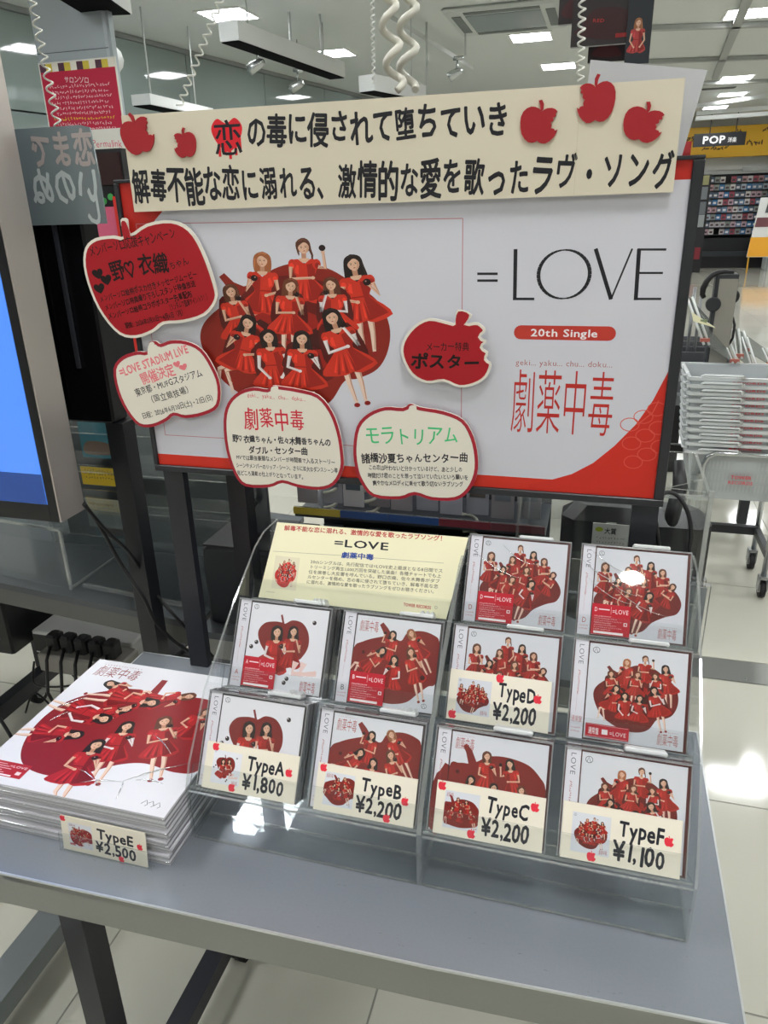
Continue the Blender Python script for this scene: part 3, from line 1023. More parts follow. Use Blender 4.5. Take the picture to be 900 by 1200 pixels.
# coiled cords hanging from above
def coil(p0, p1, R, r, turns, col, lb, nseg=10):
    p0, p1 = Vector(p0), Vector(p1)
    d = (p1 - p0); a = d.orthogonal().normalized(); c = d.normalized().cross(a)
    pts = []
    N = int(turns * nseg)
    for k in range(N + 1):
        t_ = 2 * PI * k / nseg
        pts.append(p0 + d * (k / N) + (a * math.cos(t_) + c * math.sin(t_)) * R)
    return tag(MB().tube(pts, r, mat(col, .4), 6).build('coiled_cord'), lb, 'cord', 'coiled cords from the ceiling')
def up(q, z=3.498):
    return Vector((q.x, q.y, z))
q = at(68, 148, 1, 1.0); q0 = at(33, -20, 1, 1.0); coil(q0, q, .0085, .0022, 11, '#cfcfc4', 'thin coiled cord in front of the red notice')
q = at(210, 125, 1, 1.0); q0 = at(266, -20, 1, 1.0); coil(q0, q, .0065, .0020, 12, '#dcdcd2', 'thin slanting coiled cord above the left of the banner')
q = at(465, 108, 1, .42); q0 = at(452, -20, 1, .42); coil(q0, q, .0105, .0050, 2.9, '#d6d3c6', 'thick loose coil above the banner, left of the two', 12)
q = at(478, 106, 1, .46); q0 = at(478, -20, 1, .46); coil(q0, q, .0115, .0052, 2.7, '#cfcdc0', 'thick loose coil above the banner, right of the two', 12)
q = at(438, 98, 1, 1.2); q0 = at(436, -20, 1, 1.2); coil(q0, q, .0035, .0017, 15, '#e2e2dc', 'finest straight coiled cord beside the thick coils')
q = at(680, 95, 1, .8); q0 = at(683, -20, 1, .8); coil(q0, q, .0055, .0018, 10, '#e3e2da', 'coiled cord hanging in front of the dark posters')

# ================================================================== FAR SHOP
YF = 21.0
fr = Frame((2.25, 20.0, 2.65))
t = thing('black_hanging_sign', 'black hanging sign reading POP in white', 'sign', fr.o, fr.rot)
x0, yb = fr.px(812, 172.5); x1, yt = fr.px(875, 154)
b = MB(); b.box((x0, yb, -.05), (x1, yt, 0), mat('#15171c', .5)); b.build('board', t)
p = Print(.002); wv = x1 - x0
p.text('POP', (x0 + .17 * wv, yb + .22 * (yt - yb)), (x0 + .62 * wv, yb + .22 * (yt - yb)), (yt - yb) * .8, '#f4f4f2', .03)
p.text('洋楽', (x0 + .66 * wv, yb + .27 * (yt - yb)), (x0 + .83 * wv, yb + .27 * (yt - yb)), (yt - yb) * .42, '#f4f4f2', .02)
p.build('lettering', t)
for f in (.3, .8):
    b = MB(); b.tube([(x0 + wv * f, yt, -.02), (x0 + wv * f, 3.499 - 2.65, -.02)], .012, mat('#3a3c3c', .5), 6); b.build('hanging_rod', t)
b = MB(); Pa = at(806, 150, 1, 20.8); Pb = at(806, 186, 1, 20.8)
b.box((Pa.x - 1.5, 20.8, Pb.z), (9.5, 20.95, Pa.z), mat('#e6b32a', .5))
band = tag(b.build('yellow_header_band'), 'yellow header band scribbled with black writing behind the black hanging sign', 'banner')
p = Print(0); rnd = random.Random(3)
for k in range(26):
    cx = .6 + k * .26; cz = rnd.uniform(.12, .5)
    p.squiggle((cx, cz), (cx + .3, cz + .05), .12, '#4a3a18', 4)
pf = p.build('scribbled_writing', band); pf['kind'] = 'stuff'; pf.location = (Pa.x - 1.5, 20.79, Pb.z); pf.rotation_euler = (PI / 2, 0, 0)
t = tag(MB().box((Pa.x - .35, 20.7, Pb.z - .1), (Pa.x + .12, 20.78, Pa.z - .3), mat('#c5262a', .5)).build('red_header_panel'), 'small red panel left of the yellow header band', 'panel')
b = MB(); b.box((0.8, 21.3, 2.3), (9.5, 21.6, 3.498), mat('#eef0ee', .6)); struct(b.build('wall_soffit_far'))

t = thing('disc_wall_shelf', 'black wall shelf filled with rows of discs below the yellow band', 'shelf', (2.75, YF, 0))
b = MB(); b.box((0, .25, 0), (2.2, .30, 2.20), mat('#121316', .6)); b.build('back_panel', t)
b = MB(); b.box((0, -.1, .0), (2.2, .25, .72), mat('#16171b', .5)); b.box((-.01, -.16, .28), (2.21, -.1, .40), mat('#2c3038', .4)); b.build('base_cabinet', t)
for sx in (0, 2.18):
    b = MB(); b.box((sx, -.02, .72), (sx + .02, .25, 2.2), mat('#1a1b1f', .5)); b.build('side_panel', t)
zs = [.80 + .172 * k for k in range(8)]
for z in zs:
    b = MB(); b.box((.02, -.02, z - .02), (2.18, .25, z - .003), mat('#2a2c30', .5)); b.build('shelf_board', t)
p = Print(0); b = MB(); b.box((.75, -.02, 2.24), (1.5, .0, 2.34), mat('#b9bcbc', .5)); b.build('header_label', t)
dm = []
for c in ('#b8c4d0', '#c9a0a4', '#6f8fb4', '#d7d2d4', '#5a6a80', '#d8b8c4', '#9aa49c', '#b05060', '#e8e4e0', '#3c7fb8'):
    b = MB(); b.box((0, 0, 0), (.115, .018, .135), mat(c, .4), mat('#dddddd', .4))
    b.box((.02, -.001, .03), (.09, 0, .08), mat('#f0ecec' if c < '#9' else '#5d4a50', .4)); dm.append(b.mesh('disc_case_face'))
rnd = random.Random(5)
for r, z in enumerate(zs):
    for k in range(17):
        if rnd.random() < .04: continue
        o = part('disc_case', dm[(rnd.randrange(10) + (3 if r == 7 else 0)) % 10], None, (2.79 + k * .124, YF + .03, z + .0))
        tag(o, 'tiny distant disc in row %s of the far wall shelf' % ('one', 'two', 'three', 'four', 'five', 'six', 'seven', 'eight')[7 - r], 'disc', 'discs on the far wall shelf, row %d from the top' % (8 - r))
t = thing('picture_cabinet', 'black end cabinet with grey pictures left of the far disc shelf', 'cabinet', (2.05, 19.4, 0))
b = MB(); b.box((0, 0, 0), (.60, .5, 2.15), mat('#1c1d20', .5)); b.build('body', t)
for k, (cc, z) in enumerate((('#8d8b60', 1.93), ('#70757a', 1.62), ('#6a6f74', 1.30), ('#9aa0a2', 1.02), ('#7e1f2c', .30))):
    b = MB(); b.box((.10, -.015, z), (.55, -.001, z + (.2 if k == 0 else .27)), mat(cc, .4)); b.box((.2, -.02, z + .06), (.42, -.0155, z + .15), mat('#3b3a38' if k != 3 else '#c9cfd0', .5)); b.build('picture', t)
# poster stand far right
t = thing('poster_stand', 'orange and white poster on an upright stand by the far aisle', 'poster stand', (3.98, 19.2, 0), (0, 0, 0))
b = MB(); b.prism([(-.38, 0, .35), (.30, 0, .35), (.42, .25, 1.62), (-.22, .25, 1.62)], (0, 0, 0), (0, .03, .006), mat('#e2e3e0', .5)); b.build('poster_board', t)
b = MB(); b.prism([(-.37, -.006, .36), (.29, -.006, .36), (.335, .075, .78), (-.335, .075, .78)], (0, 0, 0), (0, .004, .0), mat('#efa91e', .5)); b.build('orange_panel', t)
b = MB(); b.prism([(-.28, .12, 1.0), (.30, .12, 1.0), (.33, .16, 1.2), (-.25, .16, 1.2)], (0, 0, 0), (0, .002, .0), mat('#6b3a3f', .5)); b.prism([(-.1, .18, 1.3), (.25, .18, 1.3), (.15, .22, 1.55), (-.05, .22, 1.55)], (0, 0, 0), (0, .002, 0), mat('#4c4f52', .5)); b.build('poster_picture', t)
for x in (-.33, .26):
    b = MB(); b.obox((x, .02, 0), (x, .02, .36), .03, .03, mat('#d8a02a', .5)); b.build('leg', t)
b = MB(); b.obox((.34, .5, 0), (.34, .2, 1.5), .03, .03, mat('#9a9ea0', .5)); b.build('rear_strut', t)
t = thing('tall_white_panel', 'tall pale fixture end at the right edge of the far shop', 'panel', (4.35, 20.0, 0))
b = MB(); b.bbox((-.18, 0, 0), (.9, .5, 2.45), mat('#cfd6d8', .4), .02); b.build('body', t)
b = MB(); b.box((-.16, -.01, 0), (-.12, -.001, 2.43), mat('#9aa2a6', .4)); b.build('edge_strip', t)

# ================================================================== MIDDLE GROUND, RIGHT
t = thing('grey_counter', 'low grey counter on castors behind the basket trolley', 'counter', (.2, 2.85, 0))
b = MB(); b.bbox((0, 0, .66), (1.02, .78, .71), mat('#84868a', .35, .2), .006); b.build('counter_top', t)
for x, y in ((.03, .03), (.96, .03), (.03, .70), (1.08, .66)):
    b = MB(); b.box((x, y, .10), (x + .04, y + .04, .66), mat('#34363a', .5)); b.build('leg', t)
b = MB(); b.box((0, .66, .24), (1.13, .70, .285), mat('#1a1b1d', .5)); b.build('crossbar', t)
def castor(parent, x, y, r=.035, name='castor'):
    o = part(name, None, parent)
    o = None
def castor(parent, x, y, r=.035):
    b = MB(); b.lathe([(r * .62, -.006), (r, -.011), (r, .011), (r * .62, .006)], (x, y, r), RUBBER, 16, 'x'); c = b.build('castor', parent)
    b = MB(); b.lathe([(r * .45, -.0135), (r * .45, .0135)], (x, y, r), mat('#c9c9c6', .4), 12, 'x'); b.build('hub', c)
    b = MB(); b.box((x - .018, y - .02, r * .9), (x - .013, y + .02, r * 2.5), mat('#9c9f9f', .3, .8)); b.box((x + .013, y - .02, r * .9), (x + .018, y + .02, r * 2.5), mat('#9c9f9f', .3, .8))
    b.box((x - .018, y - .02, r * 2.3), (x + .018, y + .02, r * 2.6), mat('#9c9f9f', .3, .8)); b.build('fork', c)
castor(t, 1.10, .68, .04); castor(t, .05, .68, .04); castor(t, .05, .05, .04)
t = thing('dark_display_base', 'dark low fixture between the sign edge and the grey counter', 'display base', (.05, 3.9, 0))
b = MB(); b.bbox((0, 0, 0), (.92, .5, .42), mat('#17181b', .5), .01); b.build('body', t); b = MB(); b.box((.02, .02, .4205), (.9, .48, .45), mat('#cfd3d3', .3)); b.build('lid', t)
# low grey disc bin in front of the counter top
t = thing('grey_disc_bin', 'grey slatted disc bin on the counter behind the baskets', 'bin', (.74, 2.90, .71))
b = MB(); b.box((0, 0, 0), (.30, .012, .13), mat('#6e6f72', .4)); b.box((0, .34, 0), (.30, .352, .20), mat('#6e6f72', .4)); b.box((0, .012, 0), (.012, .34, .15), mat('#6e6f72', .4)); b.box((.288, .012, 0), (.30, .34, .15), mat('#6e6f72', .4)); b.build('bin_shell', t)
for k in range(3):
    b = MB(); b.box((.012, .07 + .09 * k, .06), (.288, .08 + .09 * k, .17 + .01 * k), mat('#5f6064', .4)); b.build('divider', t)
b = MB(); b.box((.05, -.003, .05), (.25, -.0005, .09), mat('#9fa1a4', .4)); b.build('label_strip', t)

# listening post with headphones
pa, pb_ = at(842, 320, 1, 2.7), at(857, 385, 1, 2.7)
t = thing('listening_panel', 'upright grey listening panel with a dark rim, beside the headphones', 'panel', (pa.x, 2.7, .71))
hh = pa.z - .71
b = MB(); b.bbox((-.01, -.03, 0), (.075, .03, hh), mat('#3a3c40', .4), .006); b.build('rim', t)
b = MB(); b.box((.004, -.034, .02), (.073, -.0305, hh - .02), mat('#9a968c', .45)); b.build('front_plate', t)
b = MB(); b.tube([(.074, -.02, hh - .28), (.083, -.03, hh - .25), (.083, -.03, hh - .2), (.074, -.02, hh - .17)], .005, BLACK, 6); b.build('hook', t)
pc = at(832, 352, 1, 2.66)
t = thing('headphones', 'black headphones hung on the grey listening panel', 'headphones', pc)
pts = []
for k in range(13):
    a = -.15 + (PI * .98) * k / 12
    pts.append((.055 * math.cos(a) * 1.3 + .04, 0, .085 + .09 * math.sin(a) - .0))
pts = [at(*q, 1, 2.66) - pc for q in ((860, 319), (850, 318), (842, 319), (834, 323), (828, 330), (824, 338), (823, 345), (825, 349))]
b = MB(); b.tube(pts, [.006, .009, .010, .011, .012, .012, .011, .009], BLACK, 8); b.build('headband', t)
q = at(835, 356, 1, 2.66) - pc
b = MB(); b.lathe([(.010, -.022), (.024, -.018), (.027, 0), (.023, .014), (.01, .02)], q, BLACK, 18, 'y'); e1 = b.build('ear_cup', t)
b = MB(); b.lathe([(.024, -.006), (.029, .0), (.024, .006)], q + Vector((0, -.025, 0)), mat('#2b2c30', .7), 18, 'y'); b.build('ear_pad', t)
q = at(861, 350, 1, 2.66) - pc
b = MB(); b.lathe([(.02, -.018), (.030, -.012), (.030, .01), (.01, .018)], q + Vector((.0, .09, 0)), BLACK, 16, 'y'); b.build('ear_cup', t)

# leaning clear card holders
def holder(pts, y, y2, lb, card=None):
    """clear slanting leaflet holder with white rails; pts = pixel corners TL TR BR BL"""
    P = [at(*q, 1, yy) for q, yy in zip(pts, (y2, y2, y, y))]
    o = P[3].copy()
    t = thing('leaflet_holder', lb, 'holder', o, group='clear leaflet holders')
    L_ = [p - o for p in P]
    n = (L_[1] - L_[3]).cross(L_[2] - L_[3]).normalized() * .004
    b = MB(); b.prism([L_[0], L_[1], L_[2], L_[3]], (0, 0, 0), n, glassy('smoky_sheet', '#cfd2d0', .06, .4, .05, .25, '#b0b3b0')); b.build('clear_sheet', t)
    for i, j in ((1, 2), (0, 3)):
        for sft in (-.010, .010):
            b = MB(); d = Vector((sft, -.004, 0)); b.tube([L_[i] + d, L_[j] + d], .005, mat('#dfe2df', .25), 6); b.build('rail', t)
        b = MB(); c = L_[j] * .9 + L_[i] * .1; b.box((c.x - .018, c.y - .012, c.z - .007), (c.x + .018, c.y + .006, c.z + .007), mat('#b8695a', .5)); b.build('red_clip', t)
    if card:
        C_ = [at(*q, 1, yy) - o for q, yy in zip(card, (y - .04, y - .04, y - .05, y - .05))]
        b = MB(); b.prism(C_, (0, -.008, 0), (0, -.002, .0), mat('#e7e3bd', .5)); cdp = b.build('price_card', t)
        c = (C_[0] + C_[1] + C_[2] + C_[3]) / 4
        b = MB(); b.box((c.x - .012, c.y - .0125, c.z - .009), (c.x + .012, c.y - .0112, c.z + .009), mat('#8f9a70', .5)); b.build('printed_mark', cdp)
holder([(808, 348), (848, 392), (862, 426), (828, 404)], 2.62, 2.72, 'left clear leaflet holder with a cream price card', [(810, 365), (836, 382), (838, 384), (812, 376)])
holder([(862, 385), (872, 395), (884, 432), (866, 420)], 2.66, 2.76, 'right clear leaflet holder behind the basket stack')
holder([(868, 388), (896, 408), (905, 428), (876, 412)], 2.80, 2.86, 'dark-edged leaflet tray at the right edge')
t = thing('steel_rack_post', 'pair of chrome posts just right of the big sign', 'rack post', (at(803, 430, 1, 3.0).x, 3.0, .71))
for dx in (0, .03):
    b = MB(); b.tube([(dx, 0, .023), (dx, 0, .45)], .007, mat('#8f9294', .3, .8), 8); b.build('post', t)
b = MB(); b.obox((-.02, 0, .012), (.05, 0, .012), .1, .022, DARKSTEEL); b.build('foot_plate', t)

# basket trolley
t = thing('basket_trolley', 'chrome tube trolley on castors carrying the shopping baskets', 'trolley', (.9, 2.34, 0))
def frame_tube(x0, x1, y, z, r=.011):
    pts = [(x0, y, .09), (x0, y, z - .05), (x0 + .012, y, z - .018), (x0 + .04, y, z), (x1 - .04, y, z), (x1 - .012, y, z - .018), (x1, y, z - .05), (x1, y, .09)]
    return MB().tube(pts, r, CHROME, 10)
frame_tube(0, .285, 0, .600).build('end_frame', t)
frame_tube(-.02, .29, .27, .50).build('end_frame', t)
for x in (0.0, .285):
    b = MB(); b.obox((x, .0, .19), (x, .27, .19), .022, .03, mat('#4a4d50', .4, .4)); b.build('side_rail', t)
b = MB(); b.obox((.0, .25, .19), (.285, .25, .19), .03, .035, mat('#26282b', .5)); b.build('crossbar', t)
for x, y in ((0, 0), (.285, 0), (-.02, .27), (.287, .27)):
    castor(t, x, y, .036)
PLAS = glassy('basket_plastic', '#dfe4e6', .06, .3, .25, .52, '#e9edee')
PLASR = glassy('basket_rim_plastic', '#e4e8ea', .10, .4, .2, .70, '#eef2f3')
def basket_meshes():
    W0, W1, D0, D1, H = .175, .205, .12, .145, .20
    sh = MB()
    def ring(w, d, z, i=0): return [(-w + i, -d + i, z), (w - i, -d + i, z), (w - i, d - i, z), (-w + i, d - i, z)]
    a, c = ring(W0, D0, 0), ring(W1, D1, H)
    ai, ci = ring(W0, D0, .003, .003), ring(W1, D1, H, .003)
    vs = a + c + ai + ci
    fs = [(3, 2, 1, 0), (8, 9, 10, 11)]
    for k in range(4):
        n = (k + 1) % 4
        fs += [(k, n, 4 + n, 4 + k), (8 + n, 8 + k, 12 + k, 12 + n)]
    sh.add(vs, fs, PLAS)
    slots = MB()
    for k in range(24):
        for r in range(3):
            f = (.035 + r * .048)
            y = -(D0 + (D1 - D0) * f / H) - .0006
            y2 = -(D0 + (D1 - D0) * (f + .034) / H) - .0006
            x = -W0 + .012 + k * (2 * W0 - .02) / 24
            if r == 2 and 8 < k < 16: continue
            slots.add([(x, y, f), (x + .006, y, f), (x + .006, y2, f + .034), (x, y2, f + .034)], [(0, 1, 2, 3)], mat('#aeb4b2', .5))
    rim = MB()
    for p, q in ((0, 1), (1, 2), (2, 3), (3, 0)):
        A_, B_ = ring(W1 + .006, D1 + .006, H)[p], ring(W1 + .006, D1 + .006, H)[q]
        rim.obox(A_, B_, .014, .012, PLASR)
    h1 = MB(); h1.tube([(-.17, -D1 - .014, H + .010), (-.16, -D1 - .02, H + .016), (-.03, -D1 - .02, H + .016), (-.02, -D1 - .014, H + .006)], .0042, mat('#e8ebec', .3), 6)
    h1.lathe([(.008, -.004), (.008, .004)], (-.025, -D1 - .018, H + .010), CHROME, 10, 'y')
    h2 = MB(); h2.tube([(-W1 - .008, -D1 * .9, H + .012), (-W1 - .016, -D1 * .5, H - .004), (-W1 - .012, 0, H - .014), (-W1 - .012, D1 * .8, H + .01)], .004, mat('#dfe2e4', .3), 6)
    lab = Print(0)
    lab.text('TOWER', (-.038, .088), (.038, .088), .020, '#d8303c', .03)
    lab.text('RECORDS', (-.045, .065), (.045, .065), .020, '#d8303c', .02)
    return sh.mesh('basket_shell'), slots.mesh('basket_slots'), rim.mesh('rim'), h1.mesh('handle'), h2.mesh('side_handle'), lab.mb.mesh('red_lettering')
BS = basket_meshes()
zb = at(864, 532, 1, 2.34).z
for k in range(11):
    z = .398 if k == 0 else .430 + .0285 * (k - 1)
    x = 1.045 - .0025 * k
    lb = ('lowest basket, held in the chrome trolley frame' if k == 0 else 'nested clear shopping basket, %s in the stack' %
          ('second from the bottom', 'third from the bottom', 'fourth from the bottom', 'fifth from the bottom', 'sixth from the bottom, the middle one', 'fifth from the top', 'fourth from the top', 'third from the top', 'second from the top', 'topmost')[k - 1])
    t = thing('shopping_basket', lb, 'basket', (x, 2.50, z), group='stacked shopping baskets')
    part('basket_shell', BS[0], t); part('rim', BS[2], t); part('handle', BS[3], t); part('side_handle', BS[4], t)
    if k == 0:
        o = part('slot_pattern', BS[1], t); o['kind'] = 'stuff'
    lo = part('red_lettering', BS[5], t, (0, -.145, .0 if k == 0 else .085)); lo.rotation_euler = (PI / 2 + .12, 0, 0)
    if k > 0: lo.scale = (1.3, .55, 1)
    lo.location = (0, -.1395 if k == 0 else -.1475, .01 if k == 0 else .148)

# ================================================================== SECOND ROW OF TABLES (behind)
ang2 = math.atan2(.50 - .565, .568)
t = thing('rear_table', 'grey steel table behind the front one, holding the acrylic riser under the screen', 'table', (-.285, .502, 0), (0, 0, 0))
d2 = Vector((-math.cos(ang2), -math.sin(ang2), 0)); e2 = Vector((-d2.y, d2.x, 0)) * -1
def R2(u, v, z):  # u along the front edge to the left, v to the back
    p = d2 * u + Vector((0, v, 0)); return (p.x, p.y, z)
def slab2(b, u0, u1, v0, v1, z0, z1, m):
    pts = [R2(u0, v0, z0), R2(u0, v1, z0), R2(u1, v1, z0), R2(u1, v0, z0)]
    return b.prism(pts, (0, 0, 0), (0, 0, z1 - z0), m)
b = MB(); slab2(b, 0, 1.4, 0, .6, .705, .72, mat('#565a5e', .34, .3)); b.build('table_top', t)
b = MB(); slab2(b, 0, 1.4, 0, .02, .665, .7048, mat('#62625f', .45)); b.build('fascia', t)
b = MB(); slab2(b, .02, .05, .05, .09, .03, .665, DARKSTEEL); b.build('leg', t)
b = MB(); b.obox(R2(.97, .46, .11), R2(.97, .46, .66), .045, .045, DARKSTEEL); b.build('leg', t)
b = MB(); b.obox(R2(.95, .50, .10), R2(.95, -.30, .10), .04, .05, DARKSTEEL); b.build('foot_bar', t)
b = MB(); b.obox(R2(.0, .42, .30), R2(1.0, .42, .30), .03, .035, mat('#1a1b1e', .5)); b.build('lower_rail', t)
b = MB(); slab2(b, .35, 1.35, .30, .62, .325, .335, mat('#17181a', .6)); b.build('lower_shelf', t)
cx = R2(.97, .40, 0); castor(t, cx[0], cx[1], .034)
# items on the lower shelf
q = at(100, 745, 1, .95)
t = thing('amplifier', 'silver-topped equipment box on the lower shelf behind the power strip', 'equipment box', (-.87, .83, .335))
b = MB(); b.bbox((-.17, 0, 0), (.16, .26, .075), mat('#c4c4c2', .45), .004); b.build('housing', t)
b = MB(); b.box((-.165, -.003, .01), (.155, -.0005, .065), BLACK); b.build('front_panel', t)
t = thing('black_equipment_box', 'black device with a vent panel at the left under the rear table', 'equipment box', (-1.55, .80, .335))
b = MB(); b.bbox((0, 0, 0), (.46, .3, .20), BLACK, .006); b.build('housing', t)
b = MB(); [b.box((.26 + .03 * k, -.002, .05 + .02 * j), (.275 + .03 * k, -.0003, .058 + .02 * j), mat('#55575a', .5)) for k in range(6) for j in range(3)]; b.build('vent_holes', t)['kind'] = 'stuff'
P0 = at(42, 766, 1, .70); P1 = at(140, 784, 1, .70)
t = thing('power_strip', 'grey power strip with black plugs under the rear table', 'power strip', (P0.x, .70, P0.z))
W_ = P1.x - P0.x
b = MB(); b.bbox((0, 0, -.055), (W_, .09, 0.0), mat('#9b9790', .5), .005); b.build('strip_body', t)
for k in range(5):
    x = .04 + k * (W_ - .08) / 4
    b = MB(); b.bbox((x - .018, .015, .0005), (x + .018, .055, .05), BLACK, .006); b.build('plug', t)
    b = MB(); b.tube([(x, .012, .02), (x + .01, -.02, .0), (x + .02, -.05, -.08), (x + .05 + .01 * k, -.04, -.20), (x + .10 + .01 * k, .0, -.28)], .0045, BLACK, 6); b.build('lead', t)
def cable(pts, r, lb, y=None, col='#101012', name='black_cable'):
    P = [at(p[0], p[1], 1, p[2]) for p in pts]
    Q = []
    for i in range(len(P) - 1):
        p0, p1, p2, p3 = P[max(i - 1, 0)], P[i], P[i + 1], P[min(i + 2, len(P) - 1)]
        for j in range(6):
            tt = j / 6
            Q.append(.5 * (2 * p1 + (p2 - p0) * tt + (2 * p0 - 5 * p1 + 4 * p2 - p3) * tt ** 2 + (-p0 + 3 * p1 - 3 * p2 + p3) * tt ** 3))
    Q.append(P[-1])
    return tag(MB().tube(Q, r, mat(col, .45), 8).build(name), lb, 'cable')
cable([(97, 588, .37), (118, 618, .40), (140, 658, .42), (168, 700, .42), (182, 728, .44), (205, 752, .45), (226, 766, .455)], .0036, 'black cable looping down from the screen, left strand')
cable([(97, 590, .36), (125, 622, .40), (155, 652, .43), (178, 690, .47), (205, 722, .46), (250, 770, .46)], .0032, 'black cable looping down from the screen, right strand')
cable([(40, 775, .78), (40, 800, .74), (60, 805, .72), (98, 802, .72)], .003, 'thin black cable draped at the left of the power strip')
cable([(30, 835, .85), (40, 812, .84), (62, 830, .80), (70, 846, .80)], .003, 'thin cable looped around the castor')
cable([(0, 842, .70), (18, 872, .62), (20, 880, .6)], .005, 'black cable at the left edge below the foot bar')
cable([(68, 775, .80), (85, 790, .77), (100, 815, .73), (88, 842, .70)], .004, 'black lead falling from the power strip toward the record stack')

# acrylic riser below the TV
t = thing('acrylic_riser', 'large clear acrylic riser box on the rear table below the screen', 'riser', (-.285, .502, .72))
def rr(u0, u1, v0, v1, z0, z1, name, side=ACRE):
    b = MB(); pts = [R2(u0, v0, z0), R2(u0, v1, z0), R2(u1, v1, z0), R2(u1, v0, z0)]
    d = [abs(u1 - u0), abs(v1 - v0), abs(z1 - z0)]; b.prism(pts, (0, 0, 0), (0, 0, z1 - z0), ACR if min(d) == d[2] else ACR, None); return b.build(name, t)
rr(.02, 1.3, .03, .22, .145, .150, 'top_sheet'); rr(.365, 1.3, .03, .035, .001, .1445, 'front_sheet'); rr(.36, .3645, .03, .22, .001, .1445, 'side_sheet'); rr(.02, 1.3, .221, .226, .001, .1445, 'back_sheet'); rr(.02, .355, .05, .22, .001, .004, 'base_sheet')
b = MB(); b.obox(R2(.36, .03, .002), R2(.36, .03, .147), .006, .006, ACRE); b.obox(R2(.36, .03, .148), R2(1.3, .03, .148), .006, .006, ACRE); b.obox(R2(.36, .03, .004), R2(.36, .21, .004), .006, .006, ACRE); b.obox(R2(.02, .05, .006), R2(.34, .05, .006), .008, .008, ACRE); b.build('polished_edges', t)

# TV at the left
zt = at(7, 80, 1, .30).z
bl = at(70, 612, 1, .30)
t = thing('lit_screen', 'large lit blue screen with silver side bezel at the left edge', 'screen', (bl.x, .30, bl.z))
H_ = .80
b = MB(); b.bbox((-.75, .012, 0), (0, .062, H_), mat('#26272a', .5), .003); b.build('rear_housing', t)
b = MB(); b.box((.0005, .0, 0), (.004, .064, H_), mat('#cfc6c0', .30, .7, .5, .02, 300)); b.box((-.016, -.001, 0), (.0005, .0118, H_), mat('#0e0e10', .35)); o = b.build('side_bezel', t); o['label'] = 'brushed silver side bezel'
b = MB(); b.box((-.75, -.001, 0), (-.0165, .0118, .031), mat('#141416', .3)); b.build('bottom_bezel', t)
b = MB(); b.box((-.75, 0.0, .031), (-.018, .0115, H_), mat('#4b7fdc', .2, 0, .5, emit=.62)); o = b.build('screen_glass', t)
p = Print(0); p.rect(-.75, .0315, -.018, .085, '#25407e', mat('#22407f', .2, emit=.5)); p.line([(-.75, .58), (-.018, .50)], .012, '#16233f'); p.line([(-.75, .66), (-.4, .60), (-.018, .575)], .008, '#2a4f9c')
o = p.build('screen_picture', t); o.rotation_euler = (PI / 2, 0, 0); o.location = (0, -.0005, 0)
b = MB(); b.tube([(-.42, .12, -.96 + .0), (-.42, .12, H_ * .5)], .03, DARKSTEEL, 10); b.box((-.5, .07, H_ * .3), (-.34, .13, H_ * .6), DARKSTEEL)
b.v = [(x - .12, y, z) for x, y, z in b.v]; b.build('stand_post', t)
b = MB(); b.box((-.7, -.02, -bl.z + .0015), (-.40, .20, -bl.z + .02), DARKSTEEL); b.build('stand_foot', t)
b = MB(); b.obox((-.54, .12, -bl.z + .02), (-.54, .12, -.9), .05, .05, DARKSTEEL); b.build('stand_pole', t)

# second black screen on its stand, with the grey card above
ax = at(24, 218, 1, .44); bx = at(117, 216, 1, .44); cz = at(134, 497, 1, .44)
t = thing('black_screen', 'switched-off black screen on a dark stand, left of the cutout apples', 'screen', (cz.x, .44, 0))
b = MB(); b.bbox((-.55, .0, cz.z), (0, .045, bx.z), mat('#0d0d10', .25), .004); b.build('housing', t)
b = MB(); b.box((-.55, -.003, cz.z + .02), (-.085, -.0002, bx.z - .02), mat('#06070a', .12)); b.build('screen_glass', t)
b = MB(); b.obox((-.05, -.0046, bx.z - .03), (-.05, -.0046, cz.z + .1), .006, .006, mat('#34363b', .3)); b.build('bezel_line', t)
b = MB(); b.obox((-.004, .022, .02), (-.004, .022, cz.z), .036, .036, mat('#1d1e23', .42, 0, .5, .1, 200)); b.build('stand_leg', t)
b = MB(); b.obox((-.004, -.04, .012), (-.004, .45, .012), .05, .02, DARKSTEEL); b.build('stand_foot', t)
P0 = at(14, 152, 1, .43); P1 = at(112, 146, 1, .43); P2 = at(126, 262, 1, .43)
fr = Frame((P0.x, .43, P2.z))
t = thing('grey_header_card', 'translucent grey card with large mirrored pale characters above the black screen', 'card', fr.o, fr.rot)
W_, H_ = P2.x - P0.x, P0.z - P2.z
b = MB(); pts = smooth_pts([(-.03, 0), (W_, 0), (W_ - .0, H_ * .5), (W_ - .004, H_ - .004), (W_ - .02, H_), (-.03, H_), (-.034, H_ * .5)], 1)
b.prism([(x, y, 0) for x, y in pts], (0, 0, 0), (0, 0, .003), SMOKE); b.build('card_sheet', t)
p = Print(.0035)
p.push(W_ * .97, H_, 1, 1); p.T[-1] = (W_ * .99, 0, -1, 1, 0)
p.text('恋まで', (.0, H_ * .63), (W_ * .78, H_ * .63), .055, '#b5a9a6', .03)
p.text('いのぬ', (.0, H_ * .24), (W_ * .86, H_ * .24), .062, '#c3cccc', .03)
p.text('し', (.0, H_ * .02), (W_ * .22, H_ * .02), .05, '#c3cccc', .03)
p.pop(); p.build('printed_characters', t)

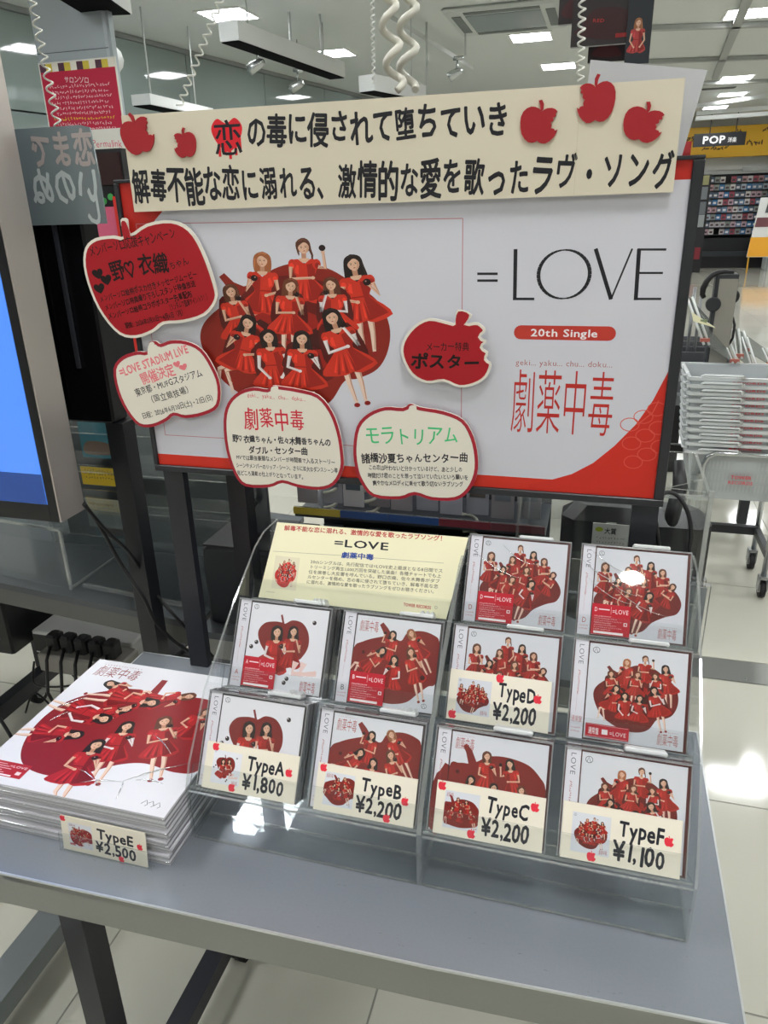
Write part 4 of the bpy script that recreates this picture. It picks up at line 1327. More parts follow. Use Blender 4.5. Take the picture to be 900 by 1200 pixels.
# leaflets in clear racks left of the sign
t = thing('leaflet_rack', 'clear wall rack with a teal picture and a yellow slip, left behind the legs', 'leaflet rack', (-.86, .80, .72))
for z in (.0, .10, .20, .30):
    b = MB(); b.box((.0, 0, z), (.55, .003, z + .055), ACR, ACRE); b.box((0, .0, z), (.55, .05, z + .003), ACR, ACRE); b.build('pocket', t)
b = MB(); b.box((0, .055, .0), (.55, .06, .40), mat('#454b4c', .4)); b.build('back_sheet', t)
b = MB(); b.box((-.012, .0, 0), (-.001, .06, .4), ACRE); b.box((.551, .0, 0), (.562, .06, .4), ACRE); b.build('side_sheet', t)
def leaf(x0, x1, z0, z1, col, lb, y=.80, lines=None, ang=0.):
    t = thing('leaflet', lb, 'leaflet', (x0, y + .02, z0), (PI / 2, 0, 0), 'leaflets in the clear racks')
    b = MB(); b.box((0, 0, 0), (x1 - x0, z1 - z0, .0015), mat(col, .4)); b.build('paper', t)
    p = Print(.0017)
    for k in range(lines or 0):
        p.squiggle((.01, (z1 - z0) * (.75 - .2 * k)), ((x1 - x0) * .85, (z1 - z0) * (.75 - .2 * k)), (z1 - z0) * .14, '#4a4030', 12)
    if lines is None:
        p.blob([(.01, .01), ((x1 - x0) * .9, .012), ((x1 - x0) * .8, (z1 - z0) * .4), (.02, (z1 - z0) * .45)], '#6b5a4c')
    p.build('printed_face', t)
P0 = at(92, 538, 1, .80); P1 = at(133, 498, 1, .80); leaf(P0.x, P1.x - .01, P0.z, P1.z, '#2c6a78', 'teal picture leaflet just below the black screen')
P0 = at(92, 570, 1, .80); P1 = at(140, 553, 1, .80); leaf(P0.x, P1.x, P0.z, P1.z, '#d8b41f', 'yellow printed slip in the clear rack beside the screen corner', lines=3)
P0 = at(135, 545, 1, .80); P1 = at(142, 500, 1, .80); leaf(P0.x - .02, P1.x + .005, P0.z, P1.z, '#c9c3a4', 'pale cream strip right of the teal leaflet', lines=0)
P0 = at(160, 560, 1, .82); P1 = at(186, 500, 1, .82); leaf(P0.x, P1.x, P0.z, P1.z, '#6c7474', 'grey sheet between the two dark legs', lines=0)
P0 = at(100, 620, 1, .80); P1 = at(134, 590, 1, .80); leaf(P0.x, P1.x, P0.z, P1.z, '#7e8582', 'greyish leaflet in the lower clear pocket', lines=1)

for (pl_, pr_, cc, nm) in (((222, 604), (238, 556), '#7fa0a6', 'pale blue'), ((238, 604), (254, 558), '#b07f86', 'pinkish'), ((252, 590), (266, 556), '#a89a4a', 'mustard'), ((196, 640), (222, 606), '#7a6a58', 'brownish'), ((205, 600), (220, 562), '#8e9799', 'silver grey')):
    P0 = at(*pl_, 1, .84); P1 = at(*pr_, 1, .84); leaf(P0.x, P1.x, P0.z, P1.z, cc, nm + ' disc sleeve in the clear rack behind the left leg of the sign', y=.84)
# rear table, right half, with its load behind the sign
t = thing('rear_table', 'grey rear table section hidden mostly by the disc stand', 'table', (-.275, .485, 0))
b = MB(); b.box((0, 0, .70), (.93, .56, .715), mat('#565a5e', .34, .3)); b.build('table_top', t)
b = MB(); b.box((0, 0, .655), (.93, .02, .6998), mat('#8a8985', .45)); b.build('fascia', t)
for x in (.05, .84):
    b = MB(); b.box((x, .28, .0), (x + .04, .32, .70), DARKSTEEL); b.build('leg', t)
t = thing('black_speaker_box', 'plain black box on the rear table left of the disc stand', 'box', (-.265, .52, .715))
b = MB(); b.bbox((0, 0, 0), (.155, .16, .175), mat('#202228', .5), .006); b.build('body', t)
b = MB(); b.box((.003, .003, .1755), (.152, .157, .179), BLACK); b.build('top_mat', t)
t = thing('stand_post', 'dark square post right of the sign leg, passing in front of the plain black box', 'post', (-.130, .455, 0))
b = MB(); b.box((-.017, -.017, .0005), (.017, .017, 1.22), mat('#1d1e23', .42, 0, .5, .1, 200)); b.build('post', t)
b = MB(); b.box((-.03, -.017, 1.2205), (.22, .017, 1.25), mat('#1d1e23', .42, 0, .5, .1, 200)); b.build('cross_arm', t)
t = thing('screen_bracket', 'silver bracket with black hooked cord above the plain black box', 'bracket', (-.175, .60, .895))
b = MB(); b.box((-.025, 0, 0), (.025, .01, .17), mat('#5d6064', .35, .6)); b.build('plate', t)
b = MB(); b.tube([(-.035, -.01, .155), (.02, -.01, .155)], .004, BLACK, 6); b.tube([(-.01, -.012, .155), (.0, -.014, .12), (.002, -.014, .075)], .003, BLACK, 6); b.lathe([(.003, -.01), (.009, 0), (.003, .01)], (.002, -.014, .07), BLACK, 10); b.build('hooked_cord', t)

t = thing('disc_rack', 'dark rack of small discs with a coloured strip, seen under the sign', 'rack', (-.10, .62, .715))
b = MB(); b.box((0, .16, .0), (.50, .17, .36), mat('#202226', .5)); b.build('back_panel', t)
b = MB(); b.box((0, 0, 0), (.50, .159, .10), mat('#1d1f23', .4)); b.build('base', t)
b = MB(); b.box((0, -.004, .222), (.50, .0, .238), ACRE); b.box((0, 0, .215), (.50, .159, .221), mat('#3a3d42', .4)); b.build('shelf_board', t)
for k, c in enumerate(('#b8a33a', '#2b4c86', '#2b4c86', '#7c2f3a', '#6b3a40')):
    b = MB(); b.box((.10 * k, -.0065, .223), (.10 * k + .099, -.0045, .2375), mat(c, .45)); b.build('coloured_strip', t)
for row, (z0, hh_) in enumerate(((.2425, .07), (.105, .09))):
    for k in range(10):
        rnd = random.Random(k * 3 + row)
        o = MB(); o.box((0, 0, 0), (.042, .006, hh_), mat(rnd.choice(('#a6a3ad', '#9a9ba4', '#5a6274', '#8a8588', '#b2b0b2')) if row == 0 else '#3a3f46', .4))
        o.box((.006, -.0008, hh_ * .5), (.036, -.0001, hh_ * .9), mat(rnd.choice(('#3c4a55', '#56504c', '#6b6f78')), .4))
        o = o.build('small_disc_case'); o.location = (-.095 + .049 * k, .628 + .01 * (k % 2), .715 + z0)
        tag(o, 'small upright disc case in the %s row of the rack under the sign' % ('upper' if row == 0 else 'lower'), 'disc', 'disc cases in the rack under the sign, %s row' % ('upper' if row == 0 else 'lower'))
for i, (a_, c_) in enumerate((((388, 540), (388, 602)), ((432, 560), (438, 605)), ((550, 600), (556, 668)))):
    coil(at(*a_, 1, .645), at(*c_, 1, .645), .014, .0032, 3.5, '#c3c2b2', 'pale loose coiled cord behind the yellow card, %s' % ('left one', 'middle one', 'rightmost, thin')[i], 12)

# acrylic box with black device right
xr = at(831, 584, 1, .40).x; xl = at(610, 580, 1, .40).x; zt_ = at(832, 584, 1, .40).z
t = thing('acrylic_box', 'tall clear acrylic box behind the disc stand on the right', 'acrylic box', (xl, .40, .72))
W_, H_, D_ = xr - xl, zt_ - .72, .22
for nm, a_, c_ in (('front_sheet', (0, 0, 0), (W_, .004, H_)), ('back_sheet', (0, D_, 0), (W_, D_ + .004, H_)), ('side_sheet', (-.0045, 0, 0), (-.0005, D_, H_)), ('side_sheet', (W_ + .0005, -.0, 0), (W_ + .0055, D_, H_))):
    b = MB(); b.box(a_, c_, ACR, ACRE); b.build(nm, t)
b = MB(); b.box((0, -.001, H_ - .004), (W_, .006, H_ + .002), ACRE); b.box((W_ - .001, -.001, 0), (W_ + .006, .006, H_ + .01), ACRE); b.box((0, 0, H_ * .55), (W_, .004, H_ * .55 + .004), ACRE); b.build('polished_edges', t)
b = MB(); b.prism([(W_ - .055, .01, H_), (W_ + .004, .01, H_ - .002), (W_ + .004, .01, H_ + .008), (W_ - .006, .01, H_ + .018), (W_ - .02, .01, H_ + .012)], (0, .02, 0), (0, .004, 0), ACR, ACRE); b.build('corner_gusset', t)
t = thing('black_device', 'rounded black device inside the clear box under the right of the sign', 'device', (xl + .06, .47, .715))
b = MB(); b.bbox((0, 0, .12), (.23, .08, .335), mat('#17181b', .4), .02); b.build('body', t)
b = MB(); b.bbox((.06, .01, .001), (.17, .07, .1195), BLACK, .008); b.build('foot', t)
fr = Frame((at(694, 625, 1, .44).x, .44, at(694, 625, 1, .44).z))
t = thing('award_card', 'small white price card with a green mark inside the clear box', 'card', fr.o, fr.rot)
b = MB(); b.box((0, -.02, -.002), (.055, .018, 0), mat('#c9cac4', .5)); b.box((.02, -.20, -.008), (.035, .018, -.0025), ACRE); b.build('paper', t)
p = Print(.0003); p.ell(.010, .008, .006, .004, '#a9b83a'); p.text('大賞', (.018, .002), (.036, .002), .011, '#2a2a2a', .02); p.squiggle((.006, -.008), (.05, -.008), .004, '#777', 10); p.squiggle((.006, -.015), (.05, -.015), .004, '#777', 10); p.build('printed_face', t)
for i in range(2):
    P0 = at(772 - i * 4, 650, 1, .46)
    t = thing('wrapped_disc', ('front', 'rear')[i] + ' disc in crinkled clear wrap at the right end of the clear box', 'disc', (P0.x - .02, .44 + .02 * i, .72 + .10), (PI / 2, 0, 0), 'wrapped discs in the clear box')
    b = MB(); b.box((0, 0, -.01), (.10, .13, 0), CASE, CASEE); b.box((.006, .006, -.008), (.095, .124, -.004), mat('#8e9498', .3)); b.build('case', t)
    b = MB(); b.box((.01, -.10, -.009), (.09, -.0005, -.002), ACR, ACRE); b.build('prop', t)
cable([(772, 640, .37), (768, 600, .37), (774, 582, .38), (783, 577, .385), (795, 582, .385), (806, 600, .38), (810, 625, .375), (808, 645, .37), (807, 672, .37)], .0032, 'black cable arching inside the clear box at the right')
b = MB(); b.tube([at(795, 540, 1, .52), at(797, 570, 1, .5), at(789, 600, 1, .48), at(786, 620, 1, .48)], [.008, .012, .012, .008], BLACK, 10)
tag(b.build('black_plug_lead'), 'thick black plug lead just right of the sign corner', 'cable')

# ================================================================== FRONT TABLE
TZ = .72
t = thing('display_table', 'grey steel front table under the disc stand and record stack', 'table', (.16, .12, 0))
o_ = t.location
pts = [(-.335, -.131), (-.22, -.127), (.34, -.114), (.667, -.098), (.667, .382), (-.335, .382)]
b = MB(); b.prism([(x, y, TZ - .012) for x, y in pts], (0, 0, 0), (0, 0, .0118), GREYSTEEL); rel(b, o_).build('table_top', t)
b = MB()
pin = offset_poly(pts, -.004)
for (p, q) in zip(pin, pin[1:] + pin[:1]):
    b.obox((p[0], p[1], TZ - .0292), (q[0], q[1], TZ - .0292), .008, .0525, FASCIA)
rel(b, o_).build('fascia', t)
b = MB()
pin = offset_poly(pts, -.0002)
for (p, q) in zip(pin, pin[1:] + pin[:1]):
    b.obox((p[0], p[1], TZ - .0014), (q[0], q[1], TZ - .0014), .0024, .0030, mat('#cfd2d2', .3, .6))
rel(b, o_).build('edge_highlight', t)  # highlight along the table rim, put in as a thin strip of lighter metal
b = MB(); rnd = random.Random(9)
for k in range(26):
    x = rnd.uniform(-.2, .62); y = rnd.uniform(-.10, -.03); s_ = rnd.uniform(.001, .005)
    b.box((x, y, TZ - .0001), (x + s_, y + .0006, TZ + .00004), mat('#5c5f66', .6))
o = rel(b, o_).build('scratch_marks', t); o['kind'] = 'stuff'
xl, xr = at(69, 1075, 1, 0.0).x, at(98, 1075, 1, 0.0).x
b = MB(); b.box((xl, 0, .06), (xl + .042, .045, TZ - .0125), DARKSTEEL); rel(b, o_).build('leg', t)
b = MB(); b.box((-.212, -.35, .06), (-.172, .42, .10), DARKSTEEL); rel(b, o_).build('foot_bar', t)
b = MB(); b.box((-.615, -.40, .05), (-.545, .45, .10), mat('#7f8486', .35, .4)); rel(b, o_).build('grey_foot_bar', t)
for x in (.60,):
    b = MB(); b.box((x, .10, .05), (x + .045, .145, TZ - .0125), DARKSTEEL); rel(b, o_).build('leg', t)
for x, y in ((-.58, .43), (-.19, .335), (-.58, -.38)):
    castor(t, x - o_.x, y - o_.y, .024)
b = MB(); b.box((.60, -.02, .05), (.645, .26, .06), DARKSTEEL); rel(b, o_)
for k in range(8): pass
t2c = thing('stand_castor', 'small black castor peeking out below the front table edge', 'castor', (*at(287, 1121, 2, .0)[:2], 0))
castor(t2c, 0, 0, .026)
b = MB(); b.box((-.02, -.02, .066), (.02, .02, .10), DARKSTEEL); b.build('mount', t2c)

# ================================================================== BIG SIGN
fs = Frame((-.217, .335, 1.115))
SW, SH = .787, .436
t = thing('framed_sign', 'large framed white and red sign with a red apple group picture and big black lettering', 'sign', fs.o, fs.rot)
b = MB()
for a_, c_ in (((0, 0, -.026), (SW, .010, .003)), ((0, SH - .0045, -.026), (SW, SH, .0025)), ((0, .0101, -.026), (.007, SH - .0046, .003)), ((SW - .013, .0101, -.026), (SW, SH - .0046, .003))):
    b.bbox(a_, c_, mat('#26272b', .35), .001)
b.build('frame', t)
b = MB(); b.box((.0071, .0101, -.024), (SW - .0131, SH - .0046, -.002), mat('#c9c7d0', .35)); b.build('panel', t)
p = Print(-.0019)
X0, Y0, X1, Y1 = .0071, .0101, SW - .0131, SH - .0046
p.rect(X0, Y0, X1, Y1, '#d3d2da')
p.rect(X0, Y1 - .021, X1, Y1, '#c22a20')
p.rect(X0, Y0, X1, Y0 + .018, '#d4301f')
p.poly([(X0, Y1 - .021), (X0 + .085, Y1 - .021), (X0 + .05, Y1 - .05), (X0 + .02, Y1 - .10), (X0, Y1 - .17)], '#c22a20')
pts = [fs.px(*q) for q in ((782, 438), (765, 470), (745, 498), (720, 523), (695, 543), (670, 556), (645, 563), (620, 568))]
p.poly([(X1, Y0), (X1, pts[0][1] + .003)] + pts + [(pts[-1][0], Y0)], '#cf2c1e')
for k in range(9):  # lace pattern in the red corner
    c = fs.px(770 - (k % 3) * 16 + (k // 3) * 2, 480 + (k // 3) * 22 + (k % 3) * 9)
    p.line([(c[0] + .012 * math.cos(a), c[1] + .009 * math.sin(a)) for a in [q * .45 for q in range(15)]], .0012, '#dd5547')
p.line([fs.px(747, 498), fs.px(765, 484), fs.px(772, 470)], .0015, '#dd5547')
bx = [fs.px(218, 261), fs.px(542, 256), fs.px(540, 530), fs.px(193, 510)]
bx[0] = (bx[3][0] + .0, bx[0][1])
for i in range(4):
    p.line([bx[i], bx[(i + 1) % 4]], .0010, '#c0707a')
lo = fs.px(243, 476); hi = fs.px(455, 278)
p.push(lo[0], lo[1], hi[0] - lo[0], hi[1] - lo[1])
apple_group(p, '#8a2316', '#cd331f')
for (x, y, a) in ((.10, .10, 0), (.28, .06, 0)):
    pass
# legs and shoes below the apple
for (x, y) in ((.36, .0), (.53, -.03)):
    p.line([(x, .12), (x + .01, -.02)], .035, SK2, .02)
    p.line([(x + .055, .12), (x + .06, -.04)], .035, SK2, .02)
p.pop()
INK = '#1d1c22'
def L_(a, b_, w): p.line([fs.px(*a), fs.px(*b_)], w, INK)
L_((559, 321), (583, 321), .0032); L_((559, 329), (583, 329), .0032)
# slim capital letters
L_((604, 292), (603, 352), .0048); L_((602, 350.5), (626, 350.5), .0032)
o1 = [fs.px(629, 322), fs.px(693, 322)]; oc = ((o1[0][0] + o1[1][0]) / 2, (fs.px(661, 291)[1] + fs.px(661, 352)[1]) / 2); orx = (o1[1][0] - o1[0][0]) / 2 - .002; ory = (fs.px(661, 291)[1] - fs.px(661, 352)[1]) / 2 - .002
n_ = 40
ring = []
for k in range(n_ + 1):
    a = 2 * PI * k / n_; ring.append((oc[0] + orx * math.cos(a), oc[1] + ory * math.sin(a)))
for k in range(n_):
    p.line([ring[k], ring[k + 1]], .0016 + .0032 * abs(math.cos(PI * 2 * k / n_)), INK)
L_((698, 291.5), (716, 351), .0048); L_((716, 351), (741, 291.5), .0022)
L_((749, 292), (745, 352), .0048); L_((747, 292.5), (781, 292.5), .0026); L_((747, 320), (777, 320), .0026); L_((744, 350.5), (775, 350.5), .0028)
a0 = fs.px(602, 390); a1 = fs.px(722, 390); r_ = .0092; cy_ = (a0[1] + fs.px(660, 390)[1]) / 2
pill = [(a0[0] + r_ + r_ * math.cos(a), cy_ + r_ * math.sin(a)) for a in [PI / 2 + PI * k / 8 for k in range(9)]] + [(a1[0] - r_ + r_ * math.cos(a), cy_ + r_ * math.sin(a)) for a in [-PI / 2 + PI * k / 8 for k in range(9)]]
p.poly(pill, '#c23a2e')
p.text('20th Single', (a0[0] + .022, cy_ - .0048), (a1[0] - .022, cy_ - .0048), .0135, '#f2ecec', .02)
ra, rb = fs.px(604, 428), fs.px(718, 432)
p.text('geki... yaku... chu... doku...', ra, (rb[0], ra[1]), .011, '#a8403c', -.006)
ka, kb = fs.px(597, 506), fs.px(717, 508)
p.text(TITLE, (ka[0], ka[1] + .007), (kb[0], ka[1] + .007), .096, '#c02a22', -.006)
p.build('poster_print', t)
for dx, nm in ((-.221 + .217, 'leg'), (.532 + .217, 'leg')):
    b = MB(); b.box((dx, -.393, -.032), (dx + .040, .03, -.0265), DARKSTEEL)
    b.v = [(x, y, z) for x, y, z in b.v]
    b = MB(); b.box((dx, -.3945, -.042), (dx + .036, .30, -.0262), DARKSTEEL); b.build('leg', t)
b = MB(); b.box((.02, .06, -.05), (.77, .09, -.0425), DARKSTEEL); b.build('rear_rail', t)

# cream banner
fb = Frame((-.1855, .330, 1.509))
BW, BH = .7235, .1205
t = thing('cream_banner', 'long cream banner with two lines of black brush writing and red apples', 'banner', fb.o, fb.rot)
b = MB(); b.prism([(0, -.001, 0), (BW, .003, 0), (BW, BH, 0), (0, BH + .001, 0)], (0, 0, 0), (0, 0, .0025), mat('#d9cfb9', .6)); b.build('board', t)
b = MB(); b.box((.61, .003, .0026), (.6103, BH - .003, .0028), mat('#c4b99f', .6)); b.build('board_seam', t)
p = Print(.0027)
def B_(x, y): return fb.px(x, y)
h0 = B_(250, 160); h1 = B_(285, 160); hw = h1[0] - h0[0]; hc = ((h0[0] + h1[0]) / 2, B_(267, 157)[1])
p.blob([(hc[0], hc[1] + hw * .28), (hc[0] + hw * .3, hc[1] + hw * .42), (hc[0] + hw * .52, hc[1] + hw * .15), (hc[0] + hw * .35, hc[1] - hw * .25), (hc[0], hc[1] - hw * .5), (hc[0] - hw * .35, hc[1] - hw * .25), (hc[0] - hw * .52, hc[1] + hw * .15), (hc[0] - hw * .3, hc[1] + hw * .42)], '#d91f2c')
for dx, l in ((-.3, .62), (-.1, .5), (.05, .7), (.25, .6), (.4, .45)):
    p.line([(hc[0] + dx * hw, hc[1] - hw * .1), (hc[0] + dx * hw, hc[1] - hw * l)], hw * .09, '#d91f2c')
p.text('恋', (h0[0] + .001, hc[1] - hw * .52), (h1[0] + .001, hc[1] - hw * .5), .046, INK, .012, .6)
a0, a1 = B_(291, 171), B_(597, 155)
p.text('の毒に侵されて堕ちていき', (a0[0], a0[1]), (a1[0], a1[1]), .040, INK, .026, 1)
a0, a1 = B_(159, 238), B_(789, 222)
p.text('解毒不能な恋に溺れる､激情的な愛を歌ったラヴ・ソング', (a0[0], a0[1] + .003), (a1[0], a1[1] + .003), .046, INK, .026, 1)
p.build('brush_writing', t)
APR = mat('#a3111d', .55)
for (cx, cy, w_, h_, bt, ang, lb) in ((163, 157, 39, 49, 1, .20, 'large red apple, far left'), (218, 168, 27, 35, -1, .05, 'small red apple beside it'),
                                 (633, 144, 46, 50, 1, -.12, 'left of three apples'), (698, 117, 46, 56, -1, .05, 'apple standing above the top edge'), (755, 144, 50, 46, 1, -.25, 'rightmost apple')):
    c = B_(cx, cy); wv = B_(cx + w_ / 2, cy)[0] - B_(cx - w_ / 2, cy)[0]; hv = B_(cx, cy - h_ / 2)[1] - B_(cx, cy + h_ / 2)[1]
    pr = Print(); pr.push(c[0], c[1], wv * bt, hv * .92, ang)
    pts = [pr.tr((x, y - .06)) for x, y in APPLE_BITE]
    poly_prism('paper_apple', pts, .0030, .0052, APR, t)

# white sheet behind the banner
P0, P1, P2, P3 = [at(*q, 1, .37) for q in ((692, 70), (829, 82), (797, 190), (680, 190))]
t = thing('white_sheet', 'plain whitish sheet standing behind the right end of the cream banner', 'sheet', P3)
b = MB(); b.prism([P3 - P3, P2 - P3, P1 - P3, P0 - P3], (0, 0, 0), (0, .002, 0), mat('#c2c2c4', .4)); b.build('paper', t)

# cut-out apple cards
fa = Frame((-.2, .326, 1.1))
def apple_card(ctrl, outer, inner, grow, lb, writer, stem=None):
    pts = smooth_pts([fa.px(*q) for q in ctrl], 3)
    cx = sum(q[0] for q in pts) / len(pts); cy = sum(q[1] for q in pts) / len(pts)
    t = thing('apple_card', lb, 'card', fa.o + Vector((cx, 0, cy)), fa.rot, 'apple-shaped cards on the big sign')
    P_ = [(x - cx, y - cy) for x, y in pts]
    poly_prism('card_base', P_, -.003, .0, mat(outer, .5), t, mat('#e6e2d6', .6))
    p = Print(.0002)
    p.poly(offset_poly(P_, -grow), inner)
    if stem:
        s_ = [(fa.px(*q)[0] - cx, fa.px(*q)[1] - cy) for q in stem]
        p.blob(s_, inner, 3)
    p.push(-cx, -cy, 1)
    writer(p)
    p.build('printed_face', t)
    return t
X = fa.px
def tx(p, s_, a, b_, h, c, bold=.02, jit=1.):
    p.text(s_, X(*a), X(*b_), h, c, bold, jit)
def w1(p):
    K = '#0e0405'
    tx(p, 'メンバーソロ応援キャンペーン', (106, 300), (207, 278), .017, K, .012)
    tx(p, '野♡衣織', (132, 328), (199, 316), .030, K, .022); tx(p, 'ちゃん', (200, 316), (222, 308), .012, K, .012)
    for x, y in ((114, 323), (124, 330), (116, 340)): tx(p, '♥', (x - 5, y + 4), (x + 6, y + 2), .014, K, .0)
    tx(p, 'メンバーソロ絵柄ポスカ付きメッセージムービー', (118, 354), (232, 324), .0105, K, .018)
    tx(p, 'メンバーソロ特典撮り下ろしスタンド映像放送', (124, 364), (230, 335), .0105, K, .018)
    tx(p, 'メンバーソロ絵柄コラボポスター先着配布', (128, 374), (226, 347), .0105, K, .018)
    tx(p, '（ランダムで直筆サイン入り！）', (198, 364), (246, 350), .010, K, .014)
    tx(p, '期間：2026年3月31日〜4月6日（月）', (148, 385), (218, 368), .0095, K, .016)
apple_card([(141, 258), (149, 257), (152, 274), (172, 262), (200, 258), (222, 268), (238, 293), (252, 332), (254, 352), (240, 370), (215, 378), (192, 380), (180, 389), (160, 396), (140, 392), (120, 370), (106, 342), (98, 312), (100, 290), (112, 279), (132, 276), (144, 277)],
           '#e9e1d3', '#a8121f', .0042, 'large crimson apple card with a cream rim at the left end of the sign', w1, [(142, 261), (148, 261), (153, 279), (146, 282)])
def w2(p):
    K = '#26242c'; R_ = '#ee7f86'
    tx(p, '=LOVE STADIUM LIVE', (142, 441), (222, 413), .017, R_, .03)
    tx(p, '開催決定', (167, 450), (206, 437), .020, R_, .02); tx(p, '♥', (204, 431), (211, 429), .009, R_, 0); tx(p, '♥', (211, 435), (219, 432), .009, R_, 0)
    tx(p, '東京都・MUFGスタジアム', (160, 464), (238, 440), .013, K, .012)
    tx(p, '（国立競技場）', (174, 473), (227, 459), .013, K, .010)
    tx(p, '日程：2026年6月20日(土)・21日(日)', (168, 491), (250, 468), .0105, K, .012)
apple_card([(133, 432), (143, 418), (160, 412), (172, 412), (175, 401), (183, 400), (188, 403), (200, 399), (218, 400), (236, 409), (250, 430), (258, 452), (256, 476), (240, 486), (218, 490), (204, 487), (196, 493), (180, 500), (163, 499), (148, 482), (137, 458)],
           '#a8142a', '#ece5d6', .0050, 'smaller cream apple card with pink lettering below the crimson one', w2, [(175, 402), (181, 402), (180, 416), (173, 415)])
def w3(p):
    K = '#201e26'; R_ = '#d8233a'
    tx(p, 'geki...  yaku...  chu...  doku...', (290, 465), (358, 470), .009, R_, .005)
    tx(p, TITLE, (287, 500), (358, 502), .036, R_, .014)
    tx(p, '野♡衣織ちゃん・佐々木舞香ちゃんの', (273, 517), (388, 522), .0125, K, .03)
    tx(p, 'ダブル・センター曲', (292, 531), (361, 532), .0125, K, .03)
    tx(p, 'MVでは最強豪華なメンバーが時間差で入るストーリー', (277, 538), (393, 544), .0085, K, .018)
    tx(p, 'シーンやメンバーのリップ・シーン､さらに拡大なダンスシーン等', (277, 547), (396, 554), .0085, K, .018)
    tx(p, '見どころ満載の仕上がりとなっています。', (278, 556), (358, 561), .0085, K, .018)
apple_card([(262, 493), (267, 472), (280, 459), (297, 454), (313, 456), (319, 452), (330, 453), (349, 456), (373, 463), (389, 482), (398, 506), (402, 530), (402, 550), (392, 568), (374, 574), (349, 571), (331, 566), (316, 571), (288, 570), (275, 556), (265, 527)],
           '#a8142a', '#ece5d6', .0050, 'cream apple card with red title characters, left of centre at the sign bottom', w3, [(318, 454), (326, 453), (324, 463), (318, 464)])
def w4(p):
    K = '#201e26'; G_ = '#49c67e'
    tx(p, 'モラトリアム', (428, 519), (538, 520), .030, G_, .012)
    tx(p, '諸橋沙夏ちゃんセンター曲', (424, 541), (549, 541), .0155, K, .025)
    tx(p, 'この恋は叶わないと分かっているけど､あと少しの', (432, 550), (542, 553), .0085, K, .018)
    tx(p, '時間だけ君のことを想って泣いていたいという願いを', (431, 559), (549, 562), .0085, K, .018)
    tx(p, '爽やかなメロディに乗せて歌う切ないラブソング', (437, 568), (543, 570), .0085, K, .018)
apple_card([(414, 525), (418, 500), (431, 485), (451, 477), (472, 478), (481, 473), (492, 477), (520, 482), (543, 492), (555, 512), (560, 535), (559, 556), (550, 575), (534, 586), (506, 586), (486, 580), (469, 585), (437, 582), (422, 564), (416, 547)],
           '#a8142a', '#ece5d6', .0050, 'cream apple card with green lettering at the sign bottom', w4, [(480, 476), (488, 476), (486, 487), (479, 486)])
def w5(p):
    K = '#0e0405'
    tx(p, 'メーカー特典', (499, 410), (550, 411), .013, K, .012)
    tx(p, 'ポスター', (482, 431), (563, 433), .023, K, .035)
apple_card([(536, 363), (553, 369), (546, 379), (560, 378), (569, 387), (563, 395), (570, 400), (565, 407), (572, 413), (570, 421), (576, 427), (570, 442), (556, 451), (538, 454), (520, 447), (500, 449), (482, 439), (471, 418), (472, 400), (485, 382), (503, 373), (524, 377), (533, 378)],
           '#e9e1d3', '#a8121f', .0034, 'small red bitten apple card with black lettering in the middle of the sign', w5, [(537, 365), (550, 369), (542, 382), (534, 380)])

# ================================================================== DISC STAND
PH = .53886
ROWS = [(0., .80), (.10885, .883), (.22564, .963)]
COLS = [0., .15795, .31212, .46722]
W_, H_ = .142, .125
FR = [Frame((0, y, z), PH) for y, z in ROWS]
for i, (xa, xb, lb) in enumerate(((-.005, .3025, 'clear acrylic three-step disc stand, left unit, carrying the yellow card'), (.3095, .6155, 'clear acrylic three-step disc stand, right unit near the table corner'))):
    t = thing('disc_stand', lb, 'display stand', (xa, 0, TZ), group='clear stepped disc stands')
    o_ = Vector(t.location)
    prof = [(-.012, TZ + .0005), (-.012, .802), (.002, .832), (.060, .906), (.166, .985), (.25, 1.036), (.284, 1.046), (.336, 1.046), (.336, TZ + .0005)]
    for x in (xa - .0035, xb + .0005):
        b = MB(); b.prism([(x, y, z) for y, z in prof], (0, 0, 0), (.003, 0, 0), ACR, ACRE); rel(b, o_).build('side_panel', t)
    b = MB(); b.box((xa, -.012, TZ + .0005), (xb, -.009, .7975), ACR, ACRE); rel(b, o_).build('front_panel', t)
    b = MB(); b.box((xa, .300, TZ + .0005), (xb, .303, 1.04), ACR, ACRE); rel(b, o_).build('back_panel', t)
    b = MB(); b.box((xa, -.0088, TZ + .0005), (xb, .2995, TZ + .0025), ACR, ACRE); rel(b, o_).build('base_sheet', t)
    b = MB(); b.obox((xa, .03, .7240), (xb, .03, .7240), .002, .003, ACRE); b.obox((xa, -.0105, .7985), (xb, -.0105, .7985), .003, .0016, ACRE); b.obox((xa, -.0105, .7214), (xb, -.0105, .7214), .003, .0016, ACRE); rel(b, o_).build('polished_edges', t)
    for r in range(3):
        fr = FR[r]
        e = bpy.data.objects.new
        def fbox(name, x0, x1, v0, v1, n0, n1):
            b = MB(); b.box((x0, v0, n0), (x1, v1, n1), ACR, ACRE)
            b.v = [tuple(fr.o + fr.u * x + fr.v * v + fr.n * n - o_) for x, v, n in b.v]
            return b.build(name, t)
        fbox('front_lip', xa, xb, -.0035, .028, .0048, .0078)
        fbox('ledge', xa, xb, -.0035, -.0008, -.0465, .0047)
        fbox('back_plate', xa, xb, -.0035, .118, -.0495, -.0467)

